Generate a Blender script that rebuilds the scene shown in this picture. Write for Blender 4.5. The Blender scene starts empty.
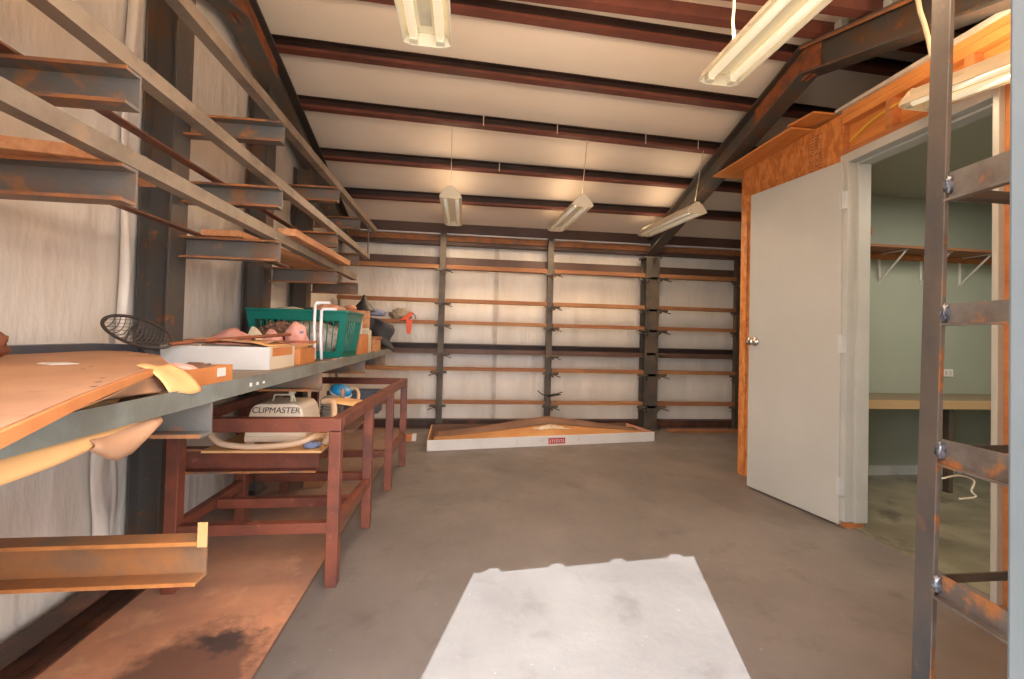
import bpy, bmesh, math, random
from mathutils import Vector, Matrix, noise
random.seed(7)
C = bpy.context.scene.collection
PI = math.pi

# ------------------------------------------------------------------ materials
def mat(name, col, rough=.6, col2=None, scale=6., lo=.4, hi=.65, metal=0., bump=0., bscale=20., stretch=(1, 1, 1),
        col3=None, scale3=2., lo3=.55, hi3=.7, spec=.5, detail=6.):
    m = bpy.data.materials.new(name); m.use_nodes = True
    n = m.node_tree.nodes; l = m.node_tree.links
    b = n['Principled BSDF']
    b.inputs['Roughness'].default_value = rough
    b.inputs['Metallic'].default_value = metal
    b.inputs['Specular IOR Level'].default_value = spec
    b.inputs['Base Color'].default_value = (*col, 1)
    tc = n.new('ShaderNodeNewGeometry'); mp = n.new('ShaderNodeMapping')
    mp.inputs['Scale'].default_value = stretch
    l.new(tc.outputs['Position'], mp.inputs['Vector'])
    out = None
    def layer(prev, c, sc, a, bb, off):
        t = n.new('ShaderNodeTexNoise'); t.inputs['Scale'].default_value = sc; t.inputs['Detail'].default_value = detail
        t.inputs['Roughness'].default_value = .6
        ad = n.new('ShaderNodeVectorMath'); ad.operation = 'ADD'; ad.inputs[1].default_value = (off, off * 2, off * .7)
        l.new(mp.outputs['Vector'], ad.inputs[0]); l.new(ad.outputs[0], t.inputs['Vector'])
        r = n.new('ShaderNodeMapRange'); r.inputs['From Min'].default_value = a; r.inputs['From Max'].default_value = bb
        l.new(t.outputs['Fac'], r.inputs['Value'])
        mx = n.new('ShaderNodeMix'); mx.data_type = 'RGBA'
        l.new(r.outputs['Result'], mx.inputs['Factor'])
        if prev is None: mx.inputs['A'].default_value = (*col, 1)
        else: l.new(prev, mx.inputs['A'])
        mx.inputs['B'].default_value = (*c, 1)
        return mx.outputs['Result']
    if col2: out = layer(None, col2, scale, lo, hi, 0.)
    if col3: out = layer(out, col3, scale3, lo3, hi3, 13.7)
    if out: l.new(out, b.inputs['Base Color'])
    if bump:
        t = n.new('ShaderNodeTexNoise'); t.inputs['Scale'].default_value = bscale; t.inputs['Detail'].default_value = 5
        l.new(mp.outputs['Vector'], t.inputs['Vector'])
        bp = n.new('ShaderNodeBump'); bp.inputs['Strength'].default_value = bump; bp.inputs['Distance'].default_value = .02
        l.new(t.outputs['Fac'], bp.inputs['Height']); l.new(bp.outputs['Normal'], b.inputs['Normal'])
    return m

M = {}
M['mill_steel'] = mat('mill_scale_steel', (.095, .088, .080), .5, (.16, .08, .04), 5, .48, .70, .15, .1, 60, col3=(.30, .11, .035), scale3=14, lo3=.6, hi3=.72)
M['arm_steel'] = mat('arm_steel', (.155, .14, .125), .5, (.25, .12, .055), 4, .47, .68, .15, .1, 60, col3=(.42, .17, .05), scale3=9, lo3=.57, hi3=.7)
M['rusty_arm'] = mat('rusty_arm_steel', (.27, .15, .085), .5, (.42, .17, .06), 6, .42, .62, .1, .1, 60, (1, .3, 1))
M['rust_edge'] = mat('rusty_flange', (.34, .13, .045), .7, (.16, .09, .06), 9, .45, .65, 0, .1, 60)
M['bright_rust'] = mat('bright_rust', (.58, .22, .06), .6, (.40, .15, .05), 9, .45, .65, 0, .1, 60)
M['rail_steel'] = mat('angle_iron_steel', (.25, .195, .145), .5, (.16, .12, .09), 7, .45, .65, .2, .1, 60, col3=(.34, .17, .08), scale3=11, lo3=.6, hi3=.75)
M['shelf_rail'] = mat('shelf_rail_steel', (.215, .225, .20), .45, (.16, .155, .13), 7, .45, .65, .25, .1, 60, col3=(.36, .24, .15), scale3=16, lo3=.64, hi3=.75)
M['dark_rail'] = mat('dark_rail_steel', (.12, .055, .035), .6, (.24, .075, .035), 8, .45, .65, .1, .1, 60)
M['post_steel'] = mat('post_steel', (.07, .06, .05), .55, (.12, .085, .06), 6, .45, .65, .1, .1, 60)
M['red_primer'] = mat('red_primer_steel', (.165, .05, .033), .55, (.115, .036, .026), 3, .4, .6, 0, .05, 30)
M['shaded_web'] = mat('shaded_purlin_web', (.045, .020, .015), .55, (.025, .012, .01), 3, .4, .6, 0, .05, 30)  # shade inside the purlin recess, put into the web colour
M['brown_girt'] = mat('brown_primer_girt', (.105, .055, .04), .55, (.075, .04, .032), 3, .4, .6, 0, .05, 30)
M['dark_channel'] = mat('dark_floor_channel', (.06, .03, .022), .5, (.17, .065, .035), 5, .45, .65, .1, .1, 40)
M['rust_plate'] = mat('rusted_plate', (.33, .10, .035), .75, (.15, .06, .035), 12, .42, .62, 0, .2, 40)
M['table_red'] = mat('oxide_red_table_steel', (.215, .062, .035), .45, (.12, .04, .028), 7, .42, .65, .05, .05, 60, col3=(.30, .11, .065), scale3=18, lo3=.62, hi3=.75)
M['clean_upright'] = mat('rack_upright_steel', (.055, .057, .063), .42, (.13, .10, .08), 3, .42, .62, .35, .05, 60, (1, 1, .5), col3=(.30, .14, .06), scale3=10, lo3=.62, hi3=.75)
M['rack_rung'] = mat('rack_rung_steel', (.19, .165, .14), .45, (.13, .10, .085), 8, .45, .6, .25, .05, 60, col3=(.42, .16, .05), scale3=13, lo3=.53, hi3=.65)
M['weld'] = mat('weld_bead', (.25, .26, .3), .3, (.05, .05, .06), 60, .4, .6, .6)
M['board'] = mat('pine_board', (.30, .125, .05), .65, (.215, .085, .035), 6, .4, .65, 0, .05, 40, (.6, 6, 6))
M['board_b'] = mat('pine_board_pale', (.35, .165, .068), .65, (.25, .105, .045), 6, .4, .65, 0, .05, 40, (.6, 6, 6))
M['board_y'] = mat('plank_wood', (.55, .27, .12), .65, (.40, .16, .07), 6, .4, .65, 0, .05, 40, (6, .6, 6))
M['osb'] = mat('oriented_strand_board', (.64, .255, .065), .7, (.46, .15, .035), 26, .42, .58, 0, .1, 40, (1, 1, .45), col3=(.68, .36, .14), scale3=34, lo3=.58, hi3=.68)
M['ply'] = mat('plywood', (.68, .28, .075), .65, (.58, .21, .05), 4, .4, .65, 0, .05, 30, (6, 1, 6))
M['lumber'] = mat('framing_lumber', (.50, .20, .065), .7, (.40, .145, .045), 5, .4, .65, 0, .05, 30, (5, .7, 5))
M['liner'] = mat('white_insulation_liner', (.71, .64, .57), .42, (.66, .59, .52), 2.2, .4, .65, 0, .45, 3.2, (1, 1, .45), spec=.4)
M['ceiling_liner'] = mat('white_roof_liner', (.82, .71, .59), .5, (.77, .66, .54), 1.6, .4, .65, 0, .4, 2.6, (.5, 1.4, 1), spec=.3)
M['wall_liner'] = mat('white_wall_liner', (.80, .735, .66), .36, (.72, .65, .57), 3.0, .4, .65, 0, 1.3, 4.5, (1.6, 1.6, .45), spec=.5)
M['tape'] = mat('seam_tape', (.58, .53, .47), .5, (.48, .42, .36), 8, .4, .6)
M['door'] = mat('door_paint', (.50, .505, .475), .4, (.47, .475, .445), 2, .4, .6, 0, .03, 20)
M['frame'] = mat('frame_paint', (.50, .51, .48), .4, (.46, .47, .44), 3, .4, .6)
M['white_trim'] = mat('white_trim_paint', (.58, .60, .60), .4, (.5, .52, .52), 3, .4, .6)
M['jamb_grey'] = mat('grey_jamb_paint', (.095, .10, .10), .5, (.08, .085, .085), 3, .4, .6)
M['chrome'] = mat('satin_nickel', (.6, .56, .5), .25, metal=1.)
M['office'] = mat('green_office_paint', (.345, .375, .305), .6, (.325, .355, .29), 2, .4, .6)
M['office_ceiling'] = mat('office_ceiling_paint', (.38, .42, .345), .7)
M['office_floor'] = mat('office_floor_tile', (.16, .15, .105), .3, (.25, .23, .165), 3.2, .42, .6, 0, .03, 8, col3=(.115, .105, .08), scale3=5, lo3=.55, hi3=.65)
M['desk'] = mat('desk_laminate', (.21, .155, .095), .45, (.18, .13, .08), 3, .4, .6)
M['desk_edge'] = mat('desk_edge_wood', (.46, .31, .16), .55)
M['white_plastic'] = mat('white_plastic', (.72, .71, .68), .35)
M['white_enamel'] = mat('white_enamel', (.80, .72, .54), .35, spec=.4)
M['tube_off'] = mat('frosted_tube', (.86, .79, .64), .25)
M['card_white'] = mat('white_cardboard', (.72, .69, .66), .6, (.66, .63, .6), 4, .4, .6)
M['card_white2'] = mat('cream_cardboard', (.70, .60, .47), .6)
M['cardboard'] = mat('brown_cardboard', (.42, .225, .125), .7, (.35, .175, .095), 3, .4, .6, 0, .05, 20, col3=(.26, .13, .07), scale3=7, lo3=.62, hi3=.75)
M['kraft'] = mat('kraft_paper', (.70, .39, .16), .65, (.60, .31, .12), 4, .4, .6, 0, .1, 10)
M['kraft_dark'] = mat('dark_kraft', (.135, .068, .042), .7, (.19, .10, .06), 3, .4, .6, 0, .1, 10)
M['tan_sheet'] = mat('tan_fibre_sheet', (.52, .27, .10), .6, (.44, .20, .07), 3, .4, .6, 0, .05, 10)
M['pale_dust'] = mat('pale_plaster_dust', (.62, .54, .46), .9, (.5, .36, .24), 20, .4, .6)
M['pink'] = mat('pink_plastic_bag', (.72, .36, .30), .5, (.66, .30, .25), 8, .4, .6, 0, .2, 18)
M['pine'] = mat('brown_netting', (.085, .042, .026), .7, (.17, .095, .06), 24, .4, .6, 0, .5, 50)
M['cream'] = mat('cream_plastic', (.62, .55, .40), .55, (.54, .47, .33), 8, .4, .6)
M['basket'] = mat('green_plastic', (.006, .16, .125), .35)
M['white_pipe'] = mat('white_pipe', (.72, .72, .76), .35)
M['orange_card'] = mat('orange_cardboard', (.58, .22, .07), .65, (.5, .17, .05), 6, .4, .6)
M['dark_cloth'] = mat('dark_cloth', (.035, .038, .042), .85, (.06, .06, .065), 9, .4, .6, 0, .3, 30)
M['blue_cloth'] = mat('blue_grey_cloth', (.22, .25, .36), .85, (.17, .19, .29), 9, .4, .6, 0, .3, 30)
M['red_plastic'] = mat('orange_red_plastic', (.72, .09, .03), .4)
M['grey_rag'] = mat('grey_rag', (.34, .29, .22), .9, (.24, .2, .15), 20, .4, .6, 0, .5, 40)
M['pale_cloth'] = mat('pale_clothes', (.72, .62, .52), .85, (.45, .36, .30), 16, .42, .6, 0, .3, 30)
M['peach_rag'] = mat('peach_rag', (.62, .32, .20), .85, (.5, .24, .14), 12, .4, .6, 0, .4, 30)
M['black'] = mat('black_plastic', (.02, .02, .02), .5)
M['mesh_wire'] = mat('dark_wire', (.05, .035, .028), .6)
M['ivory'] = mat('ivory_enamel', (.86, .72, .56), .4, (.80, .65, .49), 6, .4, .6)
M['hose'] = mat('tan_hose', (.66, .45, .30), .5, (.58, .37, .23), 6, .4, .6)
M['blue'] = mat('blue_plastic', (.01, .19, .42), .4)
M['yellow_wire'] = mat('yellow_cable', (.75, .5, .04), .45)
M['ink'] = mat('dark_print', (.05, .035, .03), .6)
M['red_ink'] = mat('red_print', (.42, .05, .06), .6)
M['pale_ink'] = mat('pale_print', (.72, .6, .58), .6)
M['bluish_steel'] = mat('blued_steel', (.085, .095, .12), .4, (.12, .115, .12), 6, .4, .6, .4)
M['concrete_out'] = mat('outdoor_concrete', (.42, .39, .35), .8, (.36, .33, .29), 3, .4, .6)

def mesh_net():
    m = bpy.data.materials.new('dark_mesh_netting'); m.use_nodes = True
    n = m.node_tree.nodes; l = m.node_tree.links
    b = n['Principled BSDF']; b.inputs['Base Color'].default_value = (.10, .075, .06, 1); b.inputs['Roughness'].default_value = .8
    g = n.new('ShaderNodeNewGeometry'); s = n.new('ShaderNodeSeparateXYZ'); l.new(g.outputs['Position'], s.inputs[0])
    def stripe(o):
        a = n.new('ShaderNodeMath'); a.operation = 'MULTIPLY'; a.inputs[1].default_value = 70; l.new(o, a.inputs[0])
        f = n.new('ShaderNodeMath'); f.operation = 'FRACT'; l.new(a.outputs[0], f.inputs[0])
        c = n.new('ShaderNodeMath'); c.operation = 'LESS_THAN'; c.inputs[1].default_value = .12; l.new(f.outputs[0], c.inputs[0])
        return c.outputs[0]
    mx = n.new('ShaderNodeMath'); mx.operation = 'MAXIMUM'
    l.new(stripe(s.outputs['X']), mx.inputs[0]); l.new(stripe(s.outputs['Z']), mx.inputs[1])
    l.new(mx.outputs[0], b.inputs['Alpha'])
    return m
M['net'] = mesh_net()

def floor_mat():
    m = bpy.data.materials.new('stained_concrete'); m.use_nodes = True
    n = m.node_tree.nodes; l = m.node_tree.links
    b = n['Principled BSDF']
    g = n.new('ShaderNodeNewGeometry'); s = n.new('ShaderNodeSeparateXYZ'); l.new(g.outputs['Position'], s.inputs[0])
    def noi(sc, det=8, rough=.6, st=(1, 1, 1), off=0):
        mp = n.new('ShaderNodeMapping'); mp.inputs['Scale'].default_value = st; mp.inputs['Location'].default_value = (off, off, off)
        l.new(g.outputs['Position'], mp.inputs['Vector'])
        t = n.new('ShaderNodeTexNoise'); t.inputs['Scale'].default_value = sc; t.inputs['Detail'].default_value = det
        t.inputs['Roughness'].default_value = rough; l.new(mp.outputs[0], t.inputs['Vector']); return t.outputs['Fac']
    def rng(o, a, bb, c=0, d=1):
        r = n.new('ShaderNodeMapRange'); r.inputs[1].default_value = a; r.inputs[2].default_value = bb
        r.inputs[3].default_value = c; r.inputs[4].default_value = d; l.new(o, r.inputs[0]); return r.outputs[0]
    def mix(f, a, bb):
        x = n.new('ShaderNodeMix'); x.data_type = 'RGBA'; l.new(f, x.inputs['Factor'])
        for k, v in (('A', a), ('B', bb)):
            if isinstance(v, tuple): x.inputs[k].default_value = (*v, 1)
            else: l.new(v, x.inputs[k])
        return x.outputs['Result']
    def mth(op, a, bb):
        x = n.new('ShaderNodeMath'); x.operation = op
        for k, v in ((0, a), (1, bb)):
            if isinstance(v, (int, float)): x.inputs[k].default_value = v
            else: l.new(v, x.inputs[k])
        return x.outputs[0]
    grey = mix(rng(noi(1.6), .38, .62), (.178, .155, .142), (.142, .122, .112))
    grey = mix(rng(noi(5, off=3), .56, .72), grey, (.118, .10, .092))
    grey = mix(rng(noi(40, 3, off=8), .70, .76), grey, (.34, .31, .28))
    rust = mix(rng(noi(2.2, off=5), .40, .62), (.68, .32, .175), (.45, .215, .135))
    rust = mix(rng(noi(7, off=9), .55, .68), rust, (.68, .36, .20))
    rust = mix(rng(noi(38, 3, off=2), .70, .76), rust, (.56, .42, .33))
    # oil stain: an irregular blotch
    dx = mth('SUBTRACT', s.outputs['X'], -.86); dy = mth('SUBTRACT', s.outputs['Y'], 1.50)
    d = mth('SQRT', mth('ADD', mth('MULTIPLY', dx, dx), mth('MULTIPLY', mth('MULTIPLY', dy, dy), 1.6)), 0.)
    d = mth('ADD', d, mth('MULTIPLY', mth('SUBTRACT', noi(7, off=4), .5), .55))
    rust = mix(rng(d, .30, .17), rust, (.17, .085, .06))
    dx2 = mth('SUBTRACT', s.outputs['X'], -.80); dy2 = mth('SUBTRACT', s.outputs['Y'], 1.62)
    d2 = mth('SQRT', mth('ADD', mth('MULTIPLY', dx2, dx2), mth('MULTIPLY', mth('MULTIPLY', dy2, dy2), 3.)), 0.)
    d2 = mth('ADD', d2, mth('MULTIPLY', mth('SUBTRACT', noi(9, off=6), .5), .45))
    rust = mix(rng(d2, .12, .06), rust, (.075, .05, .045))
    # rust zone fades away with depth, kept by the slab joint on its right
    xx = mth('ADD', s.outputs['X'], mth('MULTIPLY', mth('SUBTRACT', noi(9, off=1), .5), .03))
    zone = mth('MULTIPLY', rng(xx, -.635, -.65), rng(mth('ADD', s.outputs['Y'], mth('MULTIPLY', noi(2, off=7), 1.2)), 3.4, 2.2, .25, 1))
    base = mix(zone, grey, rust)
    jd = mth('ABSOLUTE', mth('SUBTRACT', s.outputs['X'], -.64), 0.)
    base = mix(rng(jd, .006, .003), base, (.12, .075, .055))
    l.new(base, b.inputs['Base Color'])
    l.new(rng(noi(4, off=11), .35, .65, .42, .62), b.inputs['Roughness'])
    b.inputs['Specular IOR Level'].default_value = .35
    bp = n.new('ShaderNodeBump'); bp.inputs['Strength'].default_value = .18; bp.inputs['Distance'].default_value = .01
    l.new(noi(30, 6), bp.inputs['Height']); l.new(bp.outputs[0], b.inputs['Normal'])
    return m
M['floor'] = floor_mat()

def emit(name, col, s):
    m = bpy.data.materials.new(name); m.use_nodes = True
    b = m.node_tree.nodes['Principled BSDF']
    b.inputs['Base Color'].default_value = (.85, .8, .7, 1)
    b.inputs['Emission Color'].default_value = (*col, 1); b.inputs['Emission Strength'].default_value = s
    return m
TUBE_NEAR, TUBE_FAR = .55, .12
M['tube_near'] = emit('lit_fluorescent_tube', (1., .80, .50), TUBE_NEAR)
M['tube_far'] = emit('dim_fluorescent_tube', (1., .88, .66), TUBE_FAR)

# ------------------------------------------------------------------ geometry helpers
class MB:
    def __init__(s): s.v = []; s.f = []
    def add(s, vs, fs):
        o = len(s.v); s.v += [Vector(p) for p in vs]; s.f += [tuple(i + o for i in f) for f in fs]; return s
    def box(s, x0, x1, y0, y1, z0, z1):
        return s.add([(x0, y0, z0), (x1, y0, z0), (x1, y1, z0), (x0, y1, z0), (x0, y0, z1), (x1, y0, z1), (x1, y1, z1), (x0, y1, z1)],
                     [(3, 2, 1, 0), (4, 5, 6, 7), (0, 1, 5, 4), (1, 2, 6, 5), (2, 3, 7, 6), (3, 0, 4, 7)])
    def obox(s, c, ax, ay, az, hx, hy, hz):
        """box about c with half sizes along three axes"""
        c, ax, ay, az = Vector(c), Vector(ax).normalized(), Vector(ay).normalized(), Vector(az).normalized()
        vs = [c + ax * hx * a + ay * hy * b + az * hz * d for d in (-1, 1) for a, b in ((-1, -1), (1, -1), (1, 1), (-1, 1))]
        return s.add(vs, [(3, 2, 1, 0), (4, 5, 6, 7), (0, 1, 5, 4), (1, 2, 6, 5), (2, 3, 7, 6), (3, 0, 4, 7)])
    def beam(s, a, b, w, h, up=(0, 0, 1)):
        a, b = Vector(a), Vector(b); d = (b - a).normalized(); sd = d.cross(Vector(up)).normalized(); u = sd.cross(d)
        return s.obox((a + b) / 2, d, sd, u, (b - a).length / 2, w / 2, h / 2)
    def sweep(s, prof, a, b, u, w):
        """closed 2D profile (p,q) in axes u,w swept from a to b"""
        a, b, u, w = Vector(a), Vector(b), Vector(u), Vector(w); n = len(prof)
        vs = [a + u * p + w * q for p, q in prof] + [b + u * p + w * q for p, q in prof]
        fs = [(i, (i + 1) % n, n + (i + 1) % n, n + i) for i in range(n)]
        fs += [tuple(range(n - 1, -1, -1)), tuple(range(n, 2 * n))]
        return s.add(vs, fs)
    def tube(s, pts, r, n=8, cap=True):
        pts = [Vector(p) for p in pts]; rs = r if isinstance(r, (list, tuple)) else [r] * len(pts)
        o = len(s.v); t0 = (pts[1] - pts[0]).normalized()
        ref = Vector((0, 0, 1)) if abs(t0.z) < .9 else Vector((1, 0, 0))
        nrm = t0.cross(ref).normalized()
        for i, p in enumerate(pts):
            t = (pts[min(i + 1, len(pts) - 1)] - pts[max(i - 1, 0)]).normalized()
            nrm = (nrm - t * nrm.dot(t)).normalized(); bn = t.cross(nrm)
            for k in range(n):
                a = 2 * PI * k / n; s.v.append(p + (nrm * math.cos(a) + bn * math.sin(a)) * rs[i])
        for i in range(len(pts) - 1):
            for k in range(n):
                s.f.append((o + i * n + k, o + i * n + (k + 1) % n, o + (i + 1) * n + (k + 1) % n, o + (i + 1) * n + k))
        if cap:
            s.f.append(tuple(o + k for k in range(n - 1, -1, -1))); s.f.append(tuple(o + (len(pts) - 1) * n + k for k in range(n)))
        return s
    def lathe(s, prof, c, n=20, axis=(0, 0, 1)):
        """prof of (r, h) about axis through c"""
        q = Vector((0, 0, 1)).rotation_difference(Vector(axis)); c = Vector(c); o = len(s.v)
        for r, h in prof:
            for k in range(n):
                a = 2 * PI * k / n; s.v.append(c + q @ Vector((r * math.cos(a), r * math.sin(a), h)))
        for i in range(len(prof) - 1):
            for k in range(n):
                s.f.append((o + i * n + k, o + i * n + (k + 1) % n, o + (i + 1) * n + (k + 1) % n, o + (i + 1) * n + k))
        s.f.append(tuple(o + k for k in range(n - 1, -1, -1))); s.f.append(tuple(o + (len(prof) - 1) * n + k for k in range(n)))
        return s
    def slab(s, poly, z0, z1):
        n = len(poly)
        if sum(poly[i][0] * poly[(i + 1) % n][1] - poly[(i + 1) % n][0] * poly[i][1] for i in range(n)) < 0: poly = poly[::-1]
        zt = z1 if isinstance(z1, (list, tuple)) else [z1] * n
        zb = z0 if isinstance(z0, (list, tuple)) else [z0] * n
        vs = [(*p, z) for p, z in zip(poly, zb)] + [(*p, z) for p, z in zip(poly, zt)]
        fs = [tuple(range(n - 1, -1, -1)), tuple(range(n, 2 * n))] + [(i, (i + 1) % n, n + (i + 1) % n, n + i) for i in range(n)]
        return s.add(vs, fs)
    def sheet(s, fn, nu, nv, th=.002):
        """surface fn(u,v)->point, thickened"""
        P = [[Vector(fn(i / nu, j / nv)) for j in range(nv + 1)] for i in range(nu + 1)]
        N = [[None] * (nv + 1) for _ in range(nu + 1)]
        for i in range(nu + 1):
            for j in range(nv + 1):
                du = P[min(i + 1, nu)][j] - P[max(i - 1, 0)][j]; dv = P[i][min(j + 1, nv)] - P[i][max(j - 1, 0)]
                N[i][j] = du.cross(dv).normalized()
        o = len(s.v); W = nv + 1; T = (nu + 1) * W
        for sg in (1, -1):
            for i in range(nu + 1):
                for j in range(nv + 1): s.v.append(P[i][j] + N[i][j] * th / 2 * sg)
        ix = lambda i, j, k: o + k * T + i * W + j
        for i in range(nu):
            for j in range(nv):
                s.f.append((ix(i, j, 0), ix(i + 1, j, 0), ix(i + 1, j + 1, 0), ix(i, j + 1, 0)))
                s.f.append((ix(i, j + 1, 1), ix(i + 1, j + 1, 1), ix(i + 1, j, 1), ix(i, j, 1)))
        for i in range(nu):
            for j in (0, nv):
                q = (ix(i, j, 0), ix(i, j, 1), ix(i + 1, j, 1), ix(i + 1, j, 0)); s.f.append(q if j == 0 else q[::-1])
        for j in range(nv):
            for i in (0, nu):
                q = (ix(i, j, 1), ix(i, j, 0), ix(i, j + 1, 0), ix(i, j + 1, 1)); s.f.append(q if i == 0 else q[::-1])
        return s
    def blob(s, c, r, amp=.15, freq=4., seed=0., sub=3, floor=None):
        bm = bmesh.new(); bmesh.ops.create_icosphere(bm, subdivisions=sub, radius=1.)
        o = len(s.v); bm.verts.ensure_lookup_table()
        for v in bm.verts:
            d = v.co.normalized(); k = 1 + amp * noise.noise(d * freq * .5 + Vector((seed, seed * 2, 0))) + amp * .5 * noise.noise(d * freq * 1.6 + Vector((seed, 3, 1)))
            p = Vector((c[0] + d.x * r[0] * k, c[1] + d.y * r[1] * k, c[2] + d.z * r[2] * k))
            if floor is not None and p.z < floor: p.z = floor
            s.v.append(p)
        for f in bm.faces: s.f.append(tuple(o + v.index for v in f.verts))
        bm.free(); return s

WL = {}
def build(name, mb, m, parent=None, smooth=False, bevel=0., at=None):
    me = bpy.data.meshes.new(name)
    if at is None:
        if parent is not None: org = WL[parent]
        else:
            xs = [v.x for v in mb.v]; ys = [v.y for v in mb.v]; zs = [v.z for v in mb.v]
            org = Vector(((min(xs) + max(xs)) / 2, (min(ys) + max(ys)) / 2, min(zs)))
    else: org = Vector(at)
    me.from_pydata([v - org for v in mb.v], [], mb.f); me.update()
    bm = bmesh.new(); bm.from_mesh(me); bmesh.ops.recalc_face_normals(bm, faces=bm.faces); bm.to_mesh(me); bm.free()
    o = bpy.data.objects.new(name, me); C.objects.link(o)
    me.materials.append(M[m])
    WL[o] = org
    if parent is not None: o.parent = parent; o.location = org - WL[parent]
    else: o.location = org
    if smooth:
        for p in me.polygons: p.use_smooth = True
    if bevel:
        b = o.modifiers.new('bevel', 'BEVEL'); b.width = bevel; b.segments = 2; b.limit_method = 'ANGLE'
    return o
def tag(o, label, cat, group=None):
    o['label'] = label; o['category'] = cat
    if group: o['group'] = group
    return o
def thing(name, label, cat, loc, group=None):
    o = bpy.data.objects.new(name, None); C.objects.link(o); o.location = loc; o.empty_display_size = .1
    WL[o] = Vector(loc); return tag(o, label, cat, group)
def struct(name, mb, m, **k):
    o = build(name, mb, m, **k)
    if o.parent is None: o['kind'] = 'structure'
    return o
def text_mesh(name, body, size, m, parent, origin, xdir, ydir, thick=.0008, align='LEFT', shear=0.):
    cu = bpy.data.curves.new(name, 'FONT'); cu.body = body; cu.size = size; cu.align_x = align; cu.extrude = thick; cu.shear = shear
    t = bpy.data.objects.new(name + '_src', cu); C.objects.link(t); bpy.context.view_layer.update()
    me = bpy.data.meshes.new_from_object(t.evaluated_get(bpy.context.evaluated_depsgraph_get()))
    bpy.data.objects.remove(t)
    x, y = Vector(xdir).normalized(), Vector(ydir).normalized(); z = x.cross(y)
    R = Matrix((x, y, z)).transposed()
    for v in me.vertices: v.co = R @ v.co
    me.materials.clear(); me.materials.append(M[m])
    o = bpy.data.objects.new(name, me); C.objects.link(o); o.parent = parent; o.location = Vector(origin) - WL[parent]; WL[o] = Vector(origin)
    return o

# profiles
def c_prof(d, h, t=.008, tf=None):
    """C channel, web at p=0, flanges reaching to p=d"""
    tf = tf or t
    return [(0, 0), (d, 0), (d, tf), (t, tf), (t, h - tf), (d, h - tf), (d, h), (0, h)]
def i_prof(w, h, t=.008, tf=.01):
    return [(-w / 2, 0), (w / 2, 0), (w / 2, tf), (t / 2, tf), (t / 2, h - tf), (w / 2, h - tf), (w / 2, h), (-w / 2, h), (-w / 2, h - tf), (-t / 2, h - tf), (-t / 2, tf), (-w / 2, tf)]
def l_prof(a, b, t=.005):
    return [(0, 0), (a, 0), (a, t), (t, t), (t, b), (0, b)]

# ------------------------------------------------------------------ room dimensions
XL, XR = -1.5, 4.9          # liner faces of the side walls
YF, YB = .36, 5.25          # front and back wall liner faces
RY, RZ, SL = 2.60, 3.16, .33  # ridge: purlin seat height and roof slope
seat = lambda y: RZ - SL * abs(y - RY)
PD = .095                    # purlin depth
roof = lambda y: seat(y) + PD + .005

struct('floor', MB().box(XL - .15, XR + .15, .2, YB + .15, -.12, 0), 'floor')
struct('ground_outside', MB().box(-9, 9, -9, .2, -.14, -.02), 'concrete_out')

# walls
def gable(x0, x1):
    ys = [.2, RY, YB + .15]
    poly = [(.2, -.12), (YB + .15, -.12), (YB + .15, roof(YB + .15)), (RY, roof(RY)), (.2, roof(.2))]
    return MB().sweep(poly, (x0, 0, 0), (x1, 0, 0), (0, 1, 0), (0, 0, 1))
def wavy_wall_left(y, z):
    return XL - .012 - .010 * math.sin(y * 6.8) * math.sin(z * 1.3 + .6) + .006 * noise.noise(Vector((y * 5, z * 1.2, 0)))
struct('wall_left', gable(XL - .15, XL - .03), 'wall_liner')
lin = MB().sheet(lambda u, v: (wavy_wall_left(.37 + u * (YB - .38), v * (roof(.37 + u * (YB - .38)) - .01)), .37 + u * (YB - .38), .002 + v * (roof(.37 + u * (YB - .38)) - .01)), 90, 24, .004)
build('liner_sheet', lin, 'wall_liner', bpy.data.objects['wall_left'], smooth=True)
# folded-over liner edges that stand off the left wall
for y, z0, z1, w in ((2.02, 1.0, 2.7, .03), (1.98, .06, .8, .07)):
    f = MB().sheet(lambda u, v: (XL + .012 + .03 * math.sin(u * 5.5) * (.6 + .4 * math.sin(v * 9)), y + (u - .5) * w * 2 + .012 * math.sin(v * 7), z0 + v * (z1 - z0)), 10, 20, .003)
    build('liner_fold', f, 'wall_liner', bpy.data.objects['wall_left'], smooth=True)
def back_y(x, z):
    return YB + .0 + .012 * math.sin(x * 5.1 + .4) * math.cos(z * 2.1) + .008 * noise.noise(Vector((x * 4, z * 1.6, 3)))
struct('wall_back', MB().box(XL - .15, XR + .15, YB + .05, YB + .15, -.12, roof(YB + .15) - .01), 'wall_liner')
lin = MB().sheet(lambda u, v: (XL + .001 + u * (XR - XL - .002), back_y(XL + u * (XR - XL), v * 2.3), .002 + v * (roof(YB) - .03)), 110, 40, .004)
build('liner_sheet', lin, 'wall_liner', bpy.data.objects['wall_back'], smooth=True)
build('seam_tape', MB().box(.37, .42, YB - .030, YB - .027, .06, 2.2), 'tape', bpy.data.objects['wall_back'])
struct('wall_right', gable(XR, XR + .12), 'liner')
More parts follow.
